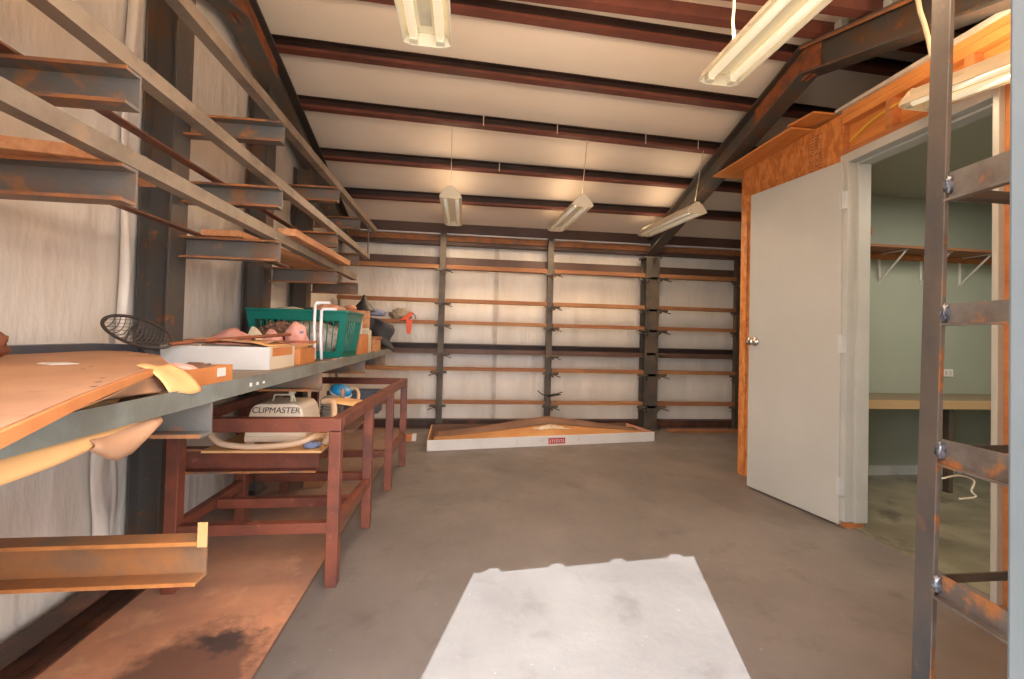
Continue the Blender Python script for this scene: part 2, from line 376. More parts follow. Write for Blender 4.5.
# front wall round the doorway the picture is taken from; corrugated header
DX0, DX1, DH = -.48, .70, 2.13
wf = MB()
wf.box(XL, DX0, .2, YF, -.12, 2.27); wf.box(DX1 + .10, XR, .2, YF, -.12, 2.27)
wf.box(XL, XR, .2, YF, 2.27, roof(.2) - .002)
struct('wall_front', wf, 'liner')
hd = MB()
hz = lambda x: 2.10 + (x - DX0) * .085
prof = [(DX0, 2.32), (DX0, hz(DX0))]
for xr_ in (-.40, -.09, .22, .53):
    prof += [(xr_ - .045, hz(xr_)), (xr_ - .022, hz(xr_) + .035), (xr_ + .022, hz(xr_) + .035), (xr_ + .045, hz(xr_))]
prof += [(DX1 + .1, hz(DX1 + .1)), (DX1 + .1, 2.32)]
hd.sweep(prof, (0, .182, 0), (0, .199, 0), (1, 0, 0), (0, 0, 1))
struct('trim_2', hd, 'white_trim')
struct('trim_1', MB().box(DX1 + .02, DX1 + .10, .2, .48, 0, 2.26), 'jamb_grey', bevel=.004)

# ceiling liner: two slopes lying on the purlins
ce = MB()
t = .06
poly = [(.19, roof(.19)), (RY, roof(RY)), (YB + .3, roof(YB + .3)), (YB + .3, roof(YB + .3) + t), (RY, roof(RY) + t), (.19, roof(.19) + t)]
ce.sweep(poly, (XL - .15, 0, 0), (XR + .15, 0, 0), (0, 1, 0), (0, 0, 1))
struct('ceiling', ce, 'ceiling_liner')

# ------------------------------------------------------------------ roof steel
PY = [(4.55, 4.55), (4.02, 4.07), (3.48, 3.60), (3.02, 3.14), (2.615, 2.72), (2.40, 2.50), (2.10, 2.18), (1.60, 1.68)]
PN = ['lowest dark red roof purlin, next above the back eave beam', 'second dark red roof purlin up from the back eave', 'third dark red roof purlin up from the back eave, lamp wires tied to it',
      'fourth dark red roof purlin up from the back eave', 'dark red roof purlin just behind the ridge of the roof', 'dark red roof purlin just in front of the ridge',
      'dark red roof purlin on the front slope, second before the ridge', 'dark red roof purlin on the front slope nearest the viewer']
def purlin_y(k, x): return PY[k][0] + (PY[k][1] - PY[k][0]) * (x + 1.45) / 3.65
for k, lb in enumerate(PN):
    ya, yb = purlin_y(k, XL + .005), purlin_y(k, XR - .005)
    pf = [(0, 0), (-.062, 0), (-.062, .016), (-.057, .016), (-.057, .005), (-.005, .005), (-.005, PD - .005), (-.045, PD - .005), (-.045, PD), (0, PD)]
    if k > 4: pf = [(.062 + p if False else -p - .062, q) for p, q in pf]
    o = build('roof_purlin', MB().sweep(pf, (XL + .005, ya, seat(ya) + .002), (XR - .005, yb, seat(yb) + .002), (0, 1, 0), (0, 0, 1)), 'shaded_web' if k < 5 else 'red_primer')
    tag(o, lb, 'roof beam', 'roof purlins')
    lf = [(-.063, -.001), (.0005, -.001), (.0005, .004), (-.060, .004), (-.060, .021), (-.063, .021)]
    if k > 4: lf = [(-.0625, -.001), (.001, -.001), (.001, .004), (-.0625, .004)]
    build('lower_flange', MB().sweep(lf, (XL + .006, ya, seat(ya) + .002), (XR - .006, yb, seat(yb) + .002), (0, 1, 0), (0, 0, 1)), 'red_primer', o)
    if k in (1, 2):
        for xs_ in ((.12, .75, 1.55, 2.05) if k == 2 else (.3,)):
            yy = purlin_y(k, xs_); build('strap', MB().box(xs_ - .004, xs_ + .004, yy - .0655, yy - .0635, seat(yy) + .002, seat(yy) + PD), 'tape', o)
e = thing('eave_beam', 'brown steel eave beam along the top of the back wall', 'roof beam', (1.7, 5.12, 2.25))
build('channel', MB().sweep([(0, 0), (-.09, 0), (-.09, .02), (-.085, .02), (-.085, .005), (-.005, .005), (-.005, .15), (-.085, .15), (-.085, .135), (-.09, .135), (-.09, .155), (0, .155)], (XL + .02, 5.17, 2.325), (XR - .02, 5.17, 2.325), (0, 1, 0), (0, 0, 1)), 'brown_girt', e)
build('face_strip', MB().box(XL + .02, XR - .02, 5.075, 5.079, 2.33, 2.455), 'brown_girt', e)
build('white_liner_edge', MB().box(XL + .02, XR - .02, 5.06, 5.085, 2.306, 2.322), 'white_plastic', e)
build('rusty_strip', MB().box(XL + .02, XR - .02, 5.085, 5.165, 2.235, 2.300), 'rust_edge', e)
build('lower_lip', MB().box(XL + .02, XR - .02, 5.10, 5.20, 2.195, 2.232), 'brown_girt', e)

def rafter(name, x, label, y0=.42, y1=5.0, w=.13, h=.20, plate_z=True):
    r = thing(name, label, 'roof frame', (x, RY, seat(RY) - h))
    for nm, ya in (('back_beam', y1), ('front_beam', y0)):
        a = Vector((x, RY, seat(RY) - h - .006)); b = Vector((x, ya, seat(ya) - h - .006))
        d = (b - a).normalized(); up = Vector((1, 0, 0)).cross(d); up = up if up.z > 0 else -up
        # mitre: extend along vertical profile
        pf = i_prof(w, h, .010, .012)
        mb = MB(); mb.sweep(pf, a, b, (1, 0, 0), (0, 0, 1))
        o = build(nm, mb, 'mill_steel', r)
        fl = MB()
        for zz in (-.003, h - .012):
            fl.sweep([(-w / 2 - .002, zz), (w / 2 + .002, zz), (w / 2 + .002, zz + .013), (-w / 2 - .002, zz + .013)], a, b, (1, 0, 0), (0, 0, 1))
        build('flange', fl, 'rust_edge' if False else 'mill_steel', o)
        if nm == 'front_beam':
            build('rusty_band', MB().sweep([(-w / 2 - .0025, h - .030), (-w / 2 + .004, h - .030), (-w / 2 + .004, h - .013), (-w / 2 - .0025, h - .013)], a, b, (1, 0, 0), (0, 0, 1)), 'rust_edge', o)
    for sx in (-1, 1):
        p = MB()
        pts = [(RY - .12, seat(RY - .12) - .02), (RY, seat(RY) - .012), (RY + .50, seat(RY + .5) - .02), (RY + .50, seat(RY + .5) - h + .01), (RY + .06, seat(RY + .06) - h - .005), (RY - .12, seat(RY - .12) - h + .012)]
        xa = x + sx * .018; p.sweep(pts, (xa - .006, 0, 0), (xa + .006, 0, 0), (0, 1, 0), (0, 0, 1))
        build('ridge_plate', p, 'rust_plate', r)
    return r
rafter('roof_rafter', 2.3, 'dark steel roof rafter with rusty ridge plate, above the office door')
rafter('roof_rafter', -1.372, 'dark steel roof rafter with rusty ridge plate, along the left wall', y1=5.05)
# purlin clips where the front slope meets the right rafter
for y in (2.44, 2.12):
    build('purlin_clip', MB().box(2.34, 2.39, y - .05, y + .0, seat(y) + .0, seat(y) + .09), 'white_trim', bpy.data.objects['roof_rafter'])

# ------------------------------------------------------------------ left wall: columns with cantilever arms
FA = -.905
def h_column_left(y):
    w, d = .115, .14; t = .008
    x0, x1 = XL + .005, XL + .005 + d
    pf = [(x0, y - w / 2), (x0 + .01, y - w / 2), (x0 + .01, y - t / 2), (x1 - .01, y - t / 2), (x1 - .01, y - w / 2), (x1, y - w / 2), (x1, y + w / 2), (x1 - .01, y + w / 2), (x1 - .01, y + t / 2), (x0 + .01, y + t / 2), (x0 + .01, y + w / 2), (x0, y + w / 2)]
    return pf, x1
def arm(parent, y, xe, zt, h=.10, xs=None, m='arm_steel', hm='rust_edge'):
    xs = xs if xs is not None else -1.335
    d = .055
    mb = MB().sweep([(-p, q) for p, q in c_prof(d, h, .007, .009)], (xs, y + d / 2, zt - h), (xe, y + d / 2, zt - h), (0, 1, 0), (0, 0, 1))
    o = build('cantilever_arm', mb, m, parent)
    # rusty flange edges facing the room
    e = MB()
    for zz in (zt - .0095, zt - h - .0005): e.box(xs, xe + .001, y - d / 2 - .0015, y - d / 2 + .003, zz, zz + .010)
    build('flange_edge', e, hm, o)
    return o
cols = [(1.24, 'steel column just out of view whose arms enter at the left edge', FA, 0), (2.16, 'dark steel wall column nearest the viewer on the left wall', FA, 1),
        (3.08, 'second dark steel column along the left wall, behind the basket', FA, 1), (3.86, 'farthest dark steel column of the left wall, toward the back corner', -.945, 1)]
for i, (y, lb, xe, top) in enumerate(cols):
    c = thing('steel_column', lb, 'column', (XL + .08, y, 0), 'steel columns on the left wall')
    pf, x1 = h_column_left(y)
    build('shaft', MB().sweep(pf, (0, 0, 0), (0, 0, seat(y) - .215), (1, 0, 0), (0, 1, 0)), 'mill_steel', c)
    build('base_plate', MB().box(XL + .004, x1 + .012, y - .095, y + .095, 0, .012), 'mill_steel', c)
    for z in (2.13, 1.81, 1.55): arm(c, y, xe, z)
    arm(c, y, -.69, .93, .105, m='arm_steel')
    if i < 3: arm(c, y, -.69, .55, .115, m='rusty_arm' if i == 0 else 'table_red', hm='bright_rust' if i == 0 else 'rust_edge')
    if i == 0:
        build('end_tab', MB().box(-.6885, -.665, 1.216, 1.219, .535, .600), 'kraft', c)

def rail(label, x, z, y0, y1, m, wall=False, h=.05, w=.045, name='angle_iron_rail', grp='angle iron rails on the cantilever arms'):
    if not wall: h = .046
    pf = l_prof(w, h, .005)
    if not wall: pf = [(-p, q) for p, q in pf]
    else: pf = [(p, q) for p, q in pf]
    o = build(name, MB().sweep(pf, (x, y0, z), (x, y1, z), (1, 0, 0), (0, 0, 1)), m)
    return tag(o, label, 'rail', grp)
rail('lowest outer angle iron rail on the cantilever arms', FA + .002, 1.551, .55, 3.66, 'rail_steel')
rail('middle outer angle iron rail on the cantilever arms', FA + .002, 1.811, .55, 4.12, 'rail_steel')
rail('top outer angle iron rail on the cantilever arms, nearest the roof', FA + .002, 2.131, .55, 4.40, 'rail_steel')
rail('dark rail beside the wall on the lowest cantilever arms', -1.27, 1.551, .55, 3.9, 'dark_rail', True, .022)
rail('dark red rail beside the wall on the middle cantilever arms', -1.20, 1.811, .55, 3.9, 'dark_rail', True, .03)
rail('dark rail beside the wall on the top cantilever arms', -1.32, 2.131, .55, 4.4, 'dark_rail', True, .03)
tag(build('hanger_rod', MB().tube([(FA - .02, 4.13, 1.80), (FA - .02, 4.13, 2.135)], .005), 'post_steel'), 'thin steel rod joining the far ends of the two upper rails', 'rod')
# floor channel along the left wall
tag(build('floor_channel', MB().sweep(c_prof(.10, .07, .006), (-1.465, .4, .001), (-1.465, 2.07, .001), (1, 0, 0), (0, 0, 1)).sweep([(0, 0), (.05, 0), (.05, .006), (0, .006)], (-1.36, .4, .002), (-1.36, 2.07, .002), (1, 0, 0), (0, 0, 1)), 'dark_channel'),
    'dark rusty steel channel lying on the floor along the left wall', 'channel')

# timber on the cantilever arms
tag(build('wood_plank', MB().obox((-.895, 2.72, 1.618), (.03, 1, 0), (1, -.03, 0), (0, 0, 1), .47, .045, .019), 'board_y', bevel=.003), 'orange wooden plank lying on the lowest outer rail above the green basket', 'plank')
tag(build('wood_board', MB().obox((-1.10, 2.75, 1.566), (.06, 1, 0), (1, -.06, 0), (0, 0, 1), .65, .09, .014), 'board_y', bevel=.002), 'flat orange board on the lowest arms, behind the outer rail', 'plank')
tag(build('wood_board', MB().slab([(-1.215, 1.16), (-.955, 1.205), (-.96, 1.42), (-1.215, 1.42)], 1.552, 1.585), 'board_y', bevel=.002), 'short rusty-orange board on the nearest arm at the left edge', 'plank')

# shelf on the low arms
tag(build('shelf_board', MB().box(-1.345, -.715, .42, 4.2, .931, .950), 'rail_steel', bevel=.002), 'long grey shelf deck on the arms along the left wall', 'shelf')
sr = build('shelf_edge_rail', MB().sweep([(0, 0), (-.022, 0), (-.022, .005), (-.005, .005), (-.005, .05), (0, .05)], (-.684, .40, .914), (-.684, 4.23, .918), (1, 0, 0), (0, 0, 1)), 'shelf_rail')
tag(sr, 'grey angle iron rail along the front edge of the left shelf', 'rail')
for q in range(3):
    build('drip_mark', MB().box(-.6840, -.6834, 1.455 + q * .045, 1.470 + q * .045, .932, .944 - .002 * q), 'white_plastic', sr)

# ------------------------------------------------------------------ back wall rack
def thin_post(x, label, top=2.16):
    p = thing('rack_post', label, 'post', (x, 5.01, 0), 'back wall rack posts')
    w = .07 if x < 3 else .06
    build('shaft', MB().sweep([(-w / 2, -.025), (w / 2, -.025), (w / 2, .035), (w / 2 - .008, .035), (w / 2 - .008, -.017), (-w / 2 + .008, -.017), (-w / 2 + .008, .035), (-w / 2, .035)], (x, 5.0, 0), (x, 5.0, top), (1, 0, 0), (0, 1, 0)), 'post_steel', p)
    build('base_plate', MB().box(x - .06, x + .06, 4.95, 5.06, 0, .01), 'post_steel', p)
    return p
def bracket(p, x, z, side=1, big=False):
    k = 1.9 if big else 1.45
    mb = MB().sweep(l_prof(.06 * k, .07, .008), (x, 4.9605, z - .005), (x, 4.89, z - .012), (side, 0, 0), (0, 0, -1))
    mb.box(*(sorted((x - side * .055 * k, x + side * .075 * k))), 4.945, 4.9605, z - .03, z - .002)
    b = build('bracket', mb, 'post_steel', p)
    c = MB().tube([(x + side * .03, 4.945, z - .04), (x + side * .03, 4.90, z - .045)], .014, 8)
    c.tube([(x + side * .03, 4.915, z - .02), (x + side * .085 * k, 4.91, z - .055)], .007, 6)
    build('clamp_bolt', c, 'mill_steel', b)
rows = [(1.885, .045, 'top row'), (1.49, .042, 'second row down'), (1.235, .040, 'third row down'),
        (.690, .040, 'fourth row down'), (.300, .040, 'bottom row')]
PX = [-.26, 1.03, 2.31, 3.47]
p1 = thin_post(-.26, 'thin dark rack post on the back wall left of the long carton lid peak', 2.304)
p2 = thin_post(1.03, 'thin dark rack post on the back wall behind the peak of the carton', 2.304)
p4 = thin_post(3.47, 'thin dark rack post on the back wall right beside the office corner', 2.16)
p3 = thing('steel_column', 'wide dark steel column on the back wall under the right rafter', 'column', (2.31, 5.02, 0))
build('shaft', MB().sweep([(-.085, -.085), (.085, -.085), (.085, -.073), (.006, -.073), (.006, .073), (.085, .073), (.085, .085), (-.085, .085), (-.085, .073), (-.006, .073), (-.006, -.073), (-.085, -.073)], (2.31, 5.03, 0), (2.31, 5.03, 2.12), (1, 0, 0), (0, 1, 0)), 'post_steel', p3)
build('base_plate', MB().box(2.19, 2.43, 4.92, 5.13, 0, .012), 'post_steel', p3)
build('knee_plate', MB().slab([(2.20, 4.945), (2.42, 4.945), (2.42, 5.12), (2.20, 5.12)], 2.12, 2.14), 'mill_steel', p3)
build('haunch', MB().sweep([(4.95, 1.95), (5.11, 1.95), (5.11, 2.11), (4.88, 2.115), (4.93, 2.05)], (2.295, 0, 0), (2.325, 0, 0), (0, 1, 0), (0, 0, 1)), 'post_steel', p3)
for z, h, _ in rows:
    bracket(p1, -.26, z, -1 if z < 1 else 1); bracket(p2, 1.04, z, 1); bracket(p3, 2.37, z, 1, True)
    bracket(p3, 2.25, z, -1)
    bracket(p4, 3.46, z, -1)
bracket(p2, 1.04, .90, 1); bracket(p1, -.26, .90, 1); bracket(p3, 2.36, .95, 1, True)
bays = [(XL + .06, -.30, 'left of both thin posts'), (-.22, .99, 'between the two thin posts'), (1.07, 2.22, 'between thin post and wide column'), (2.40, 3.435, 'right of the wide column')]
for ri, (z, h, rn) in enumerate(rows):
    for bi, (xa, xb, bn) in enumerate(bays):
        o = build('wooden_board', MB().box(xa, xb, 4.962, 5.05, z + random.uniform(-.004, .004), z + h), 'board_b' if (ri + bi) % 3 == 0 else 'board', bevel=.002)
        tag(o, 'wooden board %s on the back wall, %s' % (bn, rn), 'board', 'wooden boards of the back wall rack')
# steel girts behind the posts
tag(build('wall_girt', MB().sweep([(-p, q) for p, q in c_prof(.10, .10, .006)], (XL + .02, 5.215, 1.945), (XR - .02, 5.215, 1.945), (0, 1, 0), (0, 0, 1)).box(XL + .02, XR - .02, 5.112, 5.116, 1.95, 2.04), 'brown_girt'), 'brown steel girt high on the back wall, just above the top boards', 'wall beam')
g = thing('wall_girt', 'deep dark steel girt across the back wall at shelf height', 'wall beam', (1.7, 5.13, .88))
build('channel', MB().sweep([(-p, q) for p, q in c_prof(.16, .115, .006)], (XL + .02, 5.215, .885), (XR - .02, 5.215, .885), (0, 1, 0), (0, 0, 1)).box(XL + .02, XR - .02, 5.052, 5.056, .885, .945), 'brown_girt', g)
build('top_plate', MB().box(XL + .02, XR - .02, 5.05, 5.215, 1.0, 1.006), 'post_steel', g)
tag(build('floor_channel', MB().sweep([(-p, q) for p, q in c_prof(.10, .085, .006)], (XL + .02, 5.215, .001), (XR - .02, 5.215, .001), (0, 1, 0), (0, 0, 1)).box(XL + .02, XR - .02, 5.112, 5.116, .01, .08), 'dark_channel'), 'dark steel channel at the foot of the back wall', 'channel')
# a plank on the floor behind the office corner
tag(build('floor_plank', MB().box(2.5, 3.6, 4.80, 4.90, .001, .03), 'board', bevel=.002), 'wooden plank on the floor by the back wall, right of the wide column', 'plank')
# a dark pair of pliers hooked on the middle rack post
pl = thing('hand_tool', 'dark hand tool hooked on the middle rack post above the lowest board', 'tool', (1.08, 4.94, .40))
build('jaws', MB().tube([(1.03, 4.955, .405), (1.10, 4.94, .425), (1.18, 4.93, .43)], [.012, .018, .006], 8), 'black', pl, smooth=True)
build('handle', MB().tube([(1.03, 4.955, .405), (.95, 4.95, .43), (.90, 4.95, .47)], .007, 6).tube([(1.10, 4.94, .43), (1.20, 4.93, .46)], .006, 6), 'black', pl, smooth=True)

# ------------------------------------------------------------------ long carton on the floor
ct = thing('long_carton', 'long white open carton with a peaked brown sheet on the floor by the back wall', 'carton', (.9, 4.6, 0))
A, B = Vector((-.312, 4.084)), Vector((2.116, 4.426)); D = Vector((-.32, 4.80)); E_ = Vector((1.98, 4.885))
ax = (B - A).normalized(); ay = Vector((-ax.y, ax.x))
P2 = lambda u, v: A * (1 - u) * (1 - v) + B * u * (1 - v) + D * (1 - u) * v + E_ * u * v
q = lambda u, v, z: (*P2(u, v), z)
build('front_panel', MB().beam((*A, .05), (*B, .05), .012, .10), 'card_white', ct)
for p_, q_ in ((B, E_), (A, D)): build('end_panel', MB().beam((*p_, .05), (*q_, .05), .01, .10), 'peach_rag', ct)
build('back_panel', MB().beam((*D, .05), (*E_, .05), .01, .10), 'kraft_dark', ct)
build('base_panel', MB().slab([tuple(P2(0, 0)), tuple(P2(1, 0)), tuple(P2(1, 1)), tuple(P2(0, 1))], .002, .012), 'kraft_dark', ct)
def ridge(u):
    k = max(0., 1 - abs(u - .54) / .46)
    return .055 + .125 * (k ** 1.1)
def crest(u):
    return .055 + (ridge(u) - .055) * .82 + .012
def back_sheet(u, v):
    uu = .02 + .96 * u; k = max(0., 1 - abs(uu - .54) / .46)
    return q(uu, .40 + .56 * v, crest(uu) * (1 - v * v) + (.022 + .075 * k) * math.sin(PI * min(1., v * 1.15)) * (1 - .3 * v) + .035 * v * v + .003 * math.sin(uu * 20))
build('brown_sheet', MB().sheet(back_sheet, 40, 10, .006), 'kraft_dark', ct, smooth=True)
def front_sheet(u, v):
    uu = .02 + .96 * u
    return q(uu, .03 + .37 * v, .085 - .02 * v * (1 - ridge(uu) / .2) + (crest(uu) - .085) * v ** .8 + .02 * v * (1 - ridge(uu) / .2) * v)
build('tan_flap', MB().sheet(front_sheet, 40, 6, .005), 'tan_sheet', ct, smooth=True)
build('dust_patch', MB().sheet(lambda u, v: tuple(Vector(front_sheet(.46 + .15 * u + .02 * math.sin(v * 6), .55 + .42 * v * (1 - abs(u - .5)))) + Vector((0, -.004, .005))), 10, 5, .002), 'pale_dust', ct, smooth=True)
rl = MB(); c0 = Vector(q(.535, 0, .048)); fx = Vector((ax.x, ax.y, 0)); fn = Vector((ax.y, -ax.x, 0))
build('red_label', MB().obox(c0 + fn * .0065, fx, fn, (0, 0, 1), .092, .001, .030), 'red_ink', ct)
mk = MB()
for k in range(7):
    cc = c0 + fn * .008 + fx * (-.072 + k * .024)
    mk.obox(cc, fx, fn, (0, 0, 1), .0035, .0006, .016)
    if k % 2: mk.obox(cc + Vector((0, 0, .012)), fx, fn, (0, 0, 1), .008, .0006, .003)
    if k % 3 == 0: mk.obox(cc + Vector((0, 0, -.012)), fx, fn, (0, 0, 1), .008, .0006, .003)
build('label_mark', mk, 'pale_ink', ct)
pm = MB()
for du, w, h in ((-.155, .003, .022), (-.145, .006, .004), (-.135, .003, .018), (-.12, .003, .02), (-.20, .002, .03), (.18, .004, .024), (.195, .004, .02), (.187, .01, .003), (-.33, .0015, .045)):
    pm.obox(c0 + fn * .0066 + fx * du * 1.3 + Vector((0, 0, .004)), fx, fn, (0, 0, 1), w, .0006, h / 1.6)
build('printed_mark', pm, 'tape', ct)

# ------------------------------------------------------------------ shop lights
def shop_light(label, x, yn, yf, z0, z1, wires, near, name='shop_light'):
    """housing from yn (near end) to yf (far end); z0 is the tube underside at yn, z1 at yf"""
    t = thing(name, label, 'ceiling light', (x, (yn + yf) / 2, (z0 + z1) / 2), 'hanging fluorescent shop lights')
    a, b = Vector((x, yn, z0)), Vector((x, yf, z1)); W = .088
    u, w = Vector((1, 0, 0)), Vector((0, 0, 1))
    tk = 'tube_near' if near else 'tube_far'
    body = MB().sweep([(-.036, .030), (.036, .030), (.036, .075), (-.036, .075)], a, b, u, w)
    build('housing', body, 'white_enamel', t, bevel=.002)
    rf = MB()
    for s in (-1, 1):
        rf.sweep([(s * .036, .032), (s * .078, .022), (s * W, -.004), (s * (W + .006), -.010), (s * (W + .010), -.008), (s * (W + .003), .004), (s * .082, .028), (s * .036, .040)], a, b, u, w)
    build('reflector', rf, 'white_enamel', t)
    d = (b - a).normalized()
    for s in (-1, 1):
        tb = MB().tube([a + u * s * .052 + w * .002 + d * .03, b + u * s * .052 + w * .002 - d * .03], .017, 12)
        build('fluorescent_tube', tb, tk, t, smooth=True)
    for p, sg in ((a, -1), (b, 1)):
        e = MB().sweep([(-W - .004, -.012), (-.06, -.022), (.06, -.022), (W + .004, -.012), (W + .004, .004), (.05, .058), (.036, .076), (-.036, .076), (-.05, .058), (-W - .004, .004)], p + d * sg * .001, p + d * sg * .006, u, w)
        build('end_plate', e, 'white_enamel', t)
        for xa, xb in ((x - .068, x - .036), (x + .036, x + .068)):
            build('lamp_holder', MB().box(xa, xb, *sorted((p.y, p.y - sg * .028)), p.z - .018, p.z + .03), 'white_enamel', t)
        build('knob', MB().box(x - .02, x + .02, p.y - .004 + sg * .005, p.y + .004 + sg * .005, p.z + .04, p.z + .088), 'white_enamel', t)
    for (y, xt, yt, zt, r) in wires:
        zb = z0 + (z1 - z0) * (y - yn) / (yf - yn) + .075
        pts = [Vector((x, y, zb)).lerp(Vector((xt, yt, zt)), k / 8) + Vector((.004 * math.sin(k * 2.2) if r > .004 else 0, 0, 0)) for k in range(9)]
        build('hanging_wire', MB().tube(pts, r, 6), 'cream', t, smooth=True)
    return t
PZ = lambda y: seat(y) + .003
for x, lb in ((-.14, 'pale shop light hanging at the far left, in front of the thin post'), (1.03, 'pale shop light hanging in the middle of the back row'), (2.11, 'pale shop light of the back row hanging by the right rafter and wide column')):
    shop_light(lb, x, 3.63, 4.74, 2.305, 2.355, [(3.68, x, 3.54, PZ(3.54), .004), (4.60, x, 4.53, PZ(4.53), .004)], False)
n1 = shop_light('cream shop light cut off by the top edge, over the left aisle', -.175, .62, 1.70, 2.285, 2.295, [(1.58, -.17, 1.63, PZ(1.63), .005), (.8, -.17, .98, 2.4, .005)], True)
n2 = shop_light('large cream shop light at the top of the picture before the ridge plate', 1.115, .62, 1.76, 2.285, 2.295, [(1.66, 1.112, 1.66, PZ(1.66), .006), (.8, 1.1, .98, 2.4, .005)], True)
n3 = shop_light('cream shop light hanging before the office door header', 2.175, .62, 1.80, 2.12, 2.295, [(1.70, 2.0, 1.69, 2.86, .010), (.8, 2.2, .98, 2.44, .005)], True)
lbm = MB()
for k_ in range(5): lbm.box(-.193 + .009 * k_, -.189 + .009 * k_, 1.60, 1.612, 2.3105, 2.3112).box(-.193 + .009 * k_, -.1915 + .009 * k_, 1.57, 1.59, 2.3105, 2.3112)
lbp = build('ballast_label', MB().box(-.198, -.152, 1.48, 1.64, 2.3115, 2.3145), 'cream', n1)
build('label_print', lbm, 'tape', n1)
# ------------------------------------------------------------------ red steel table frame
TX = lambda y: -.522 + (y - 1.95) * .037    # its right side stands slightly askew
tb = thing('steel_table_frame', 'long oxide red steel table frame without a top, under the left shelf', 'table', (-.88, 2.8, 0))
TL = -1.20
ys = [1.95, 2.51, 3.09, 3.64]
S = .05
for y in ys:
    xr_ = TX(y)
    build('leg', MB().box(xr_ - S, xr_, y - S / 2, y + S / 2, 0, .685), 'table_red', tb, bevel=.003)
    build('leg', MB().box(TL - S / 2, TL + S / 2, y - S / 2, y + S / 2, 0, .685), 'table_red', tb, bevel=.003)
zt = .71
build('top_rail', MB().box(TL - S / 2, TX(1.95), 1.95 - S / 2, 1.95 + S / 2, .675, .735), 'table_red', tb, bevel=.003)
build('top_rail', MB().box(TL - S / 2, TX(3.64), 3.64 - S / 2, 3.64 + S / 2, .685, .735), 'table_red', tb, bevel=.003)
a_, b_ = Vector((TX(1.95) - S / 2, 1.976, zt)), Vector((TX(3.64) - S / 2, 3.614, zt))
build('side_rail', MB().beam(a_, b_, S, .05), 'table_red', tb, bevel=.003)
build('side_rail', MB().beam((TL, 1.976, zt), (TL, 3.614, zt), S, .05), 'table_red', tb, bevel=.003)
for y in (ys[0], 2.24, 2.62, ys[2]): build('cross_rail', MB().box(TL + S / 2, TX(y) - S, y - .02, y + .02, .235, .28), 'table_red', tb, bevel=.002)
for y0, y1 in ((ys[0], ys[1]), (ys[2], ys[3])):
    build('lower_side_rail', MB().beam((TX(y0) - S / 2, y0 + .026, .262), (TX(y1) - S / 2, y1 - .026, .262), .04, .045), 'table_red', tb, bevel=.002)
    build('lower_side_rail', MB().beam((TL, y0 + .026, .262), (TL, y1 - .026, .262), .04, .045), 'table_red', tb, bevel=.002)
build('lower_side_rail', MB().beam((TL, ys[1] + .026, .262), (TL, ys[2] - .026, .262), .04, .045), 'table_red', tb, bevel=.002)

# clipping machine on the low arm inside the table
tag(build('cardboard_sheet', MB().slab([(-1.165, 2.06), (-.64, 2.05), (-.66, 2.46), (-1.165, 2.47)], .5515, .562), 'kraft'), 'flat cardboard sheet under the ivory machine, on the low rusty arm', 'cardboard')
mc = thing('clipping_machine', 'ivory metal machine housing with dark lettering inside the red table frame', 'machine', (-.895, 2.26, .563))
hp = []
for k in range(13):
    a = PI * k / 12
    hp.append((-.11 * math.cos(a) * (1 if abs(math.cos(a)) < .99 else 1), 0))
prof = [(-.145, .03), (.145, .03), (.135, .10), (.118, .165), (.10, .186), (.08, .192), (-.08, .192), (-.10, .186), (-.118, .165), (-.135, .10)]
build('housing', MB().sweep(prof, (-.895, 2.17, .565), (-.895, 2.40, .565), (1, 0, 0), (0, 0, 1)), 'ivory', mc, bevel=.008, smooth=False)
build('base', MB().box(-1.035, -.755, 2.165, 2.41, .573, .600), 'ivory', mc, bevel=.003)
ft = MB()
for x in (-1.01, -.78):
    for y in (2.19, 2.38): ft.box(x - .02, x + .02, y - .02, y + .02, .563, .575)
build('foot', ft, 'ivory', mc)
hw = [Vector((-.95 + .11 * k / 10, 2.26, .755 + .035 * min(1, 3.2 * math.sin(PI * k / 10)))) for k in range(11)]
build('carry_handle', MB().tube(hw, .005, 8), 'cream', mc, smooth=True)
build('latch', MB().box(-.862, -.85, 2.25, 2.27, .757, .805).box(-.868, -.844, 2.245, 2.275, .795, .812), 'cream', mc, bevel=.002)
text_mesh('lettering', 'CLIPMASTER', .040, 'ink', mc, (-.895, 2.1685, .714), (1, 0, 0), (0, 0, 1), align='CENTER', shear=.15)
ln = MB()
rr = random.Random(3)
for z, xa, xb, hh in ((.692, -.985, -.845, .0035), (.668, -1.005, -.83, .006)):
    x = xa
    while x < xb:
        w = rr.uniform(.010, .026); ln.box(x, x + w, 2.1685, 2.1695, z, z + hh); x += w + .006
build('small_print', ln, 'ink', mc)
hs = [Vector((-1.165, 2.13, .66)), Vector((-1.14, 2.09, .625)), Vector((-1.09, 2.075, .592)), Vector((-1.0, 2.07, .579)), Vector((-.90, 2.07, .577)), Vector((-.80, 2.075, .585)), Vector((-.73, 2.08, .60)), Vector((-.69, 2.11, .615)), Vector((-.67, 2.18, .60)), Vector((-.70, 2.26, .58))]
def spline(p, n=5):
    o = []
    for i in range(len(p) - 1):
        a, b, c, d = p[max(i - 1, 0)], p[i], p[i + 1], p[min(i + 2, len(p) - 1)]
        for k in range(n):
            t = k / n; o.append(.5 * ((2 * b) + (c - a) * t + (2 * a - 5 * b + 4 * c - d) * t * t + (3 * b - a - 3 * c + d) * t ** 3))
    return o + [p[-1]]
build('hose', MB().tube(spline(hs), .014, 10), 'hose', mc, smooth=True)
tag(build('blue_rag', MB().blob((-.70, 2.105, .577), (.042, .032, .016), .5, 6, 2, floor=.5625), 'blue_cloth', smooth=True), 'small blue grey rag on the cardboard beside the hose end', 'rag')
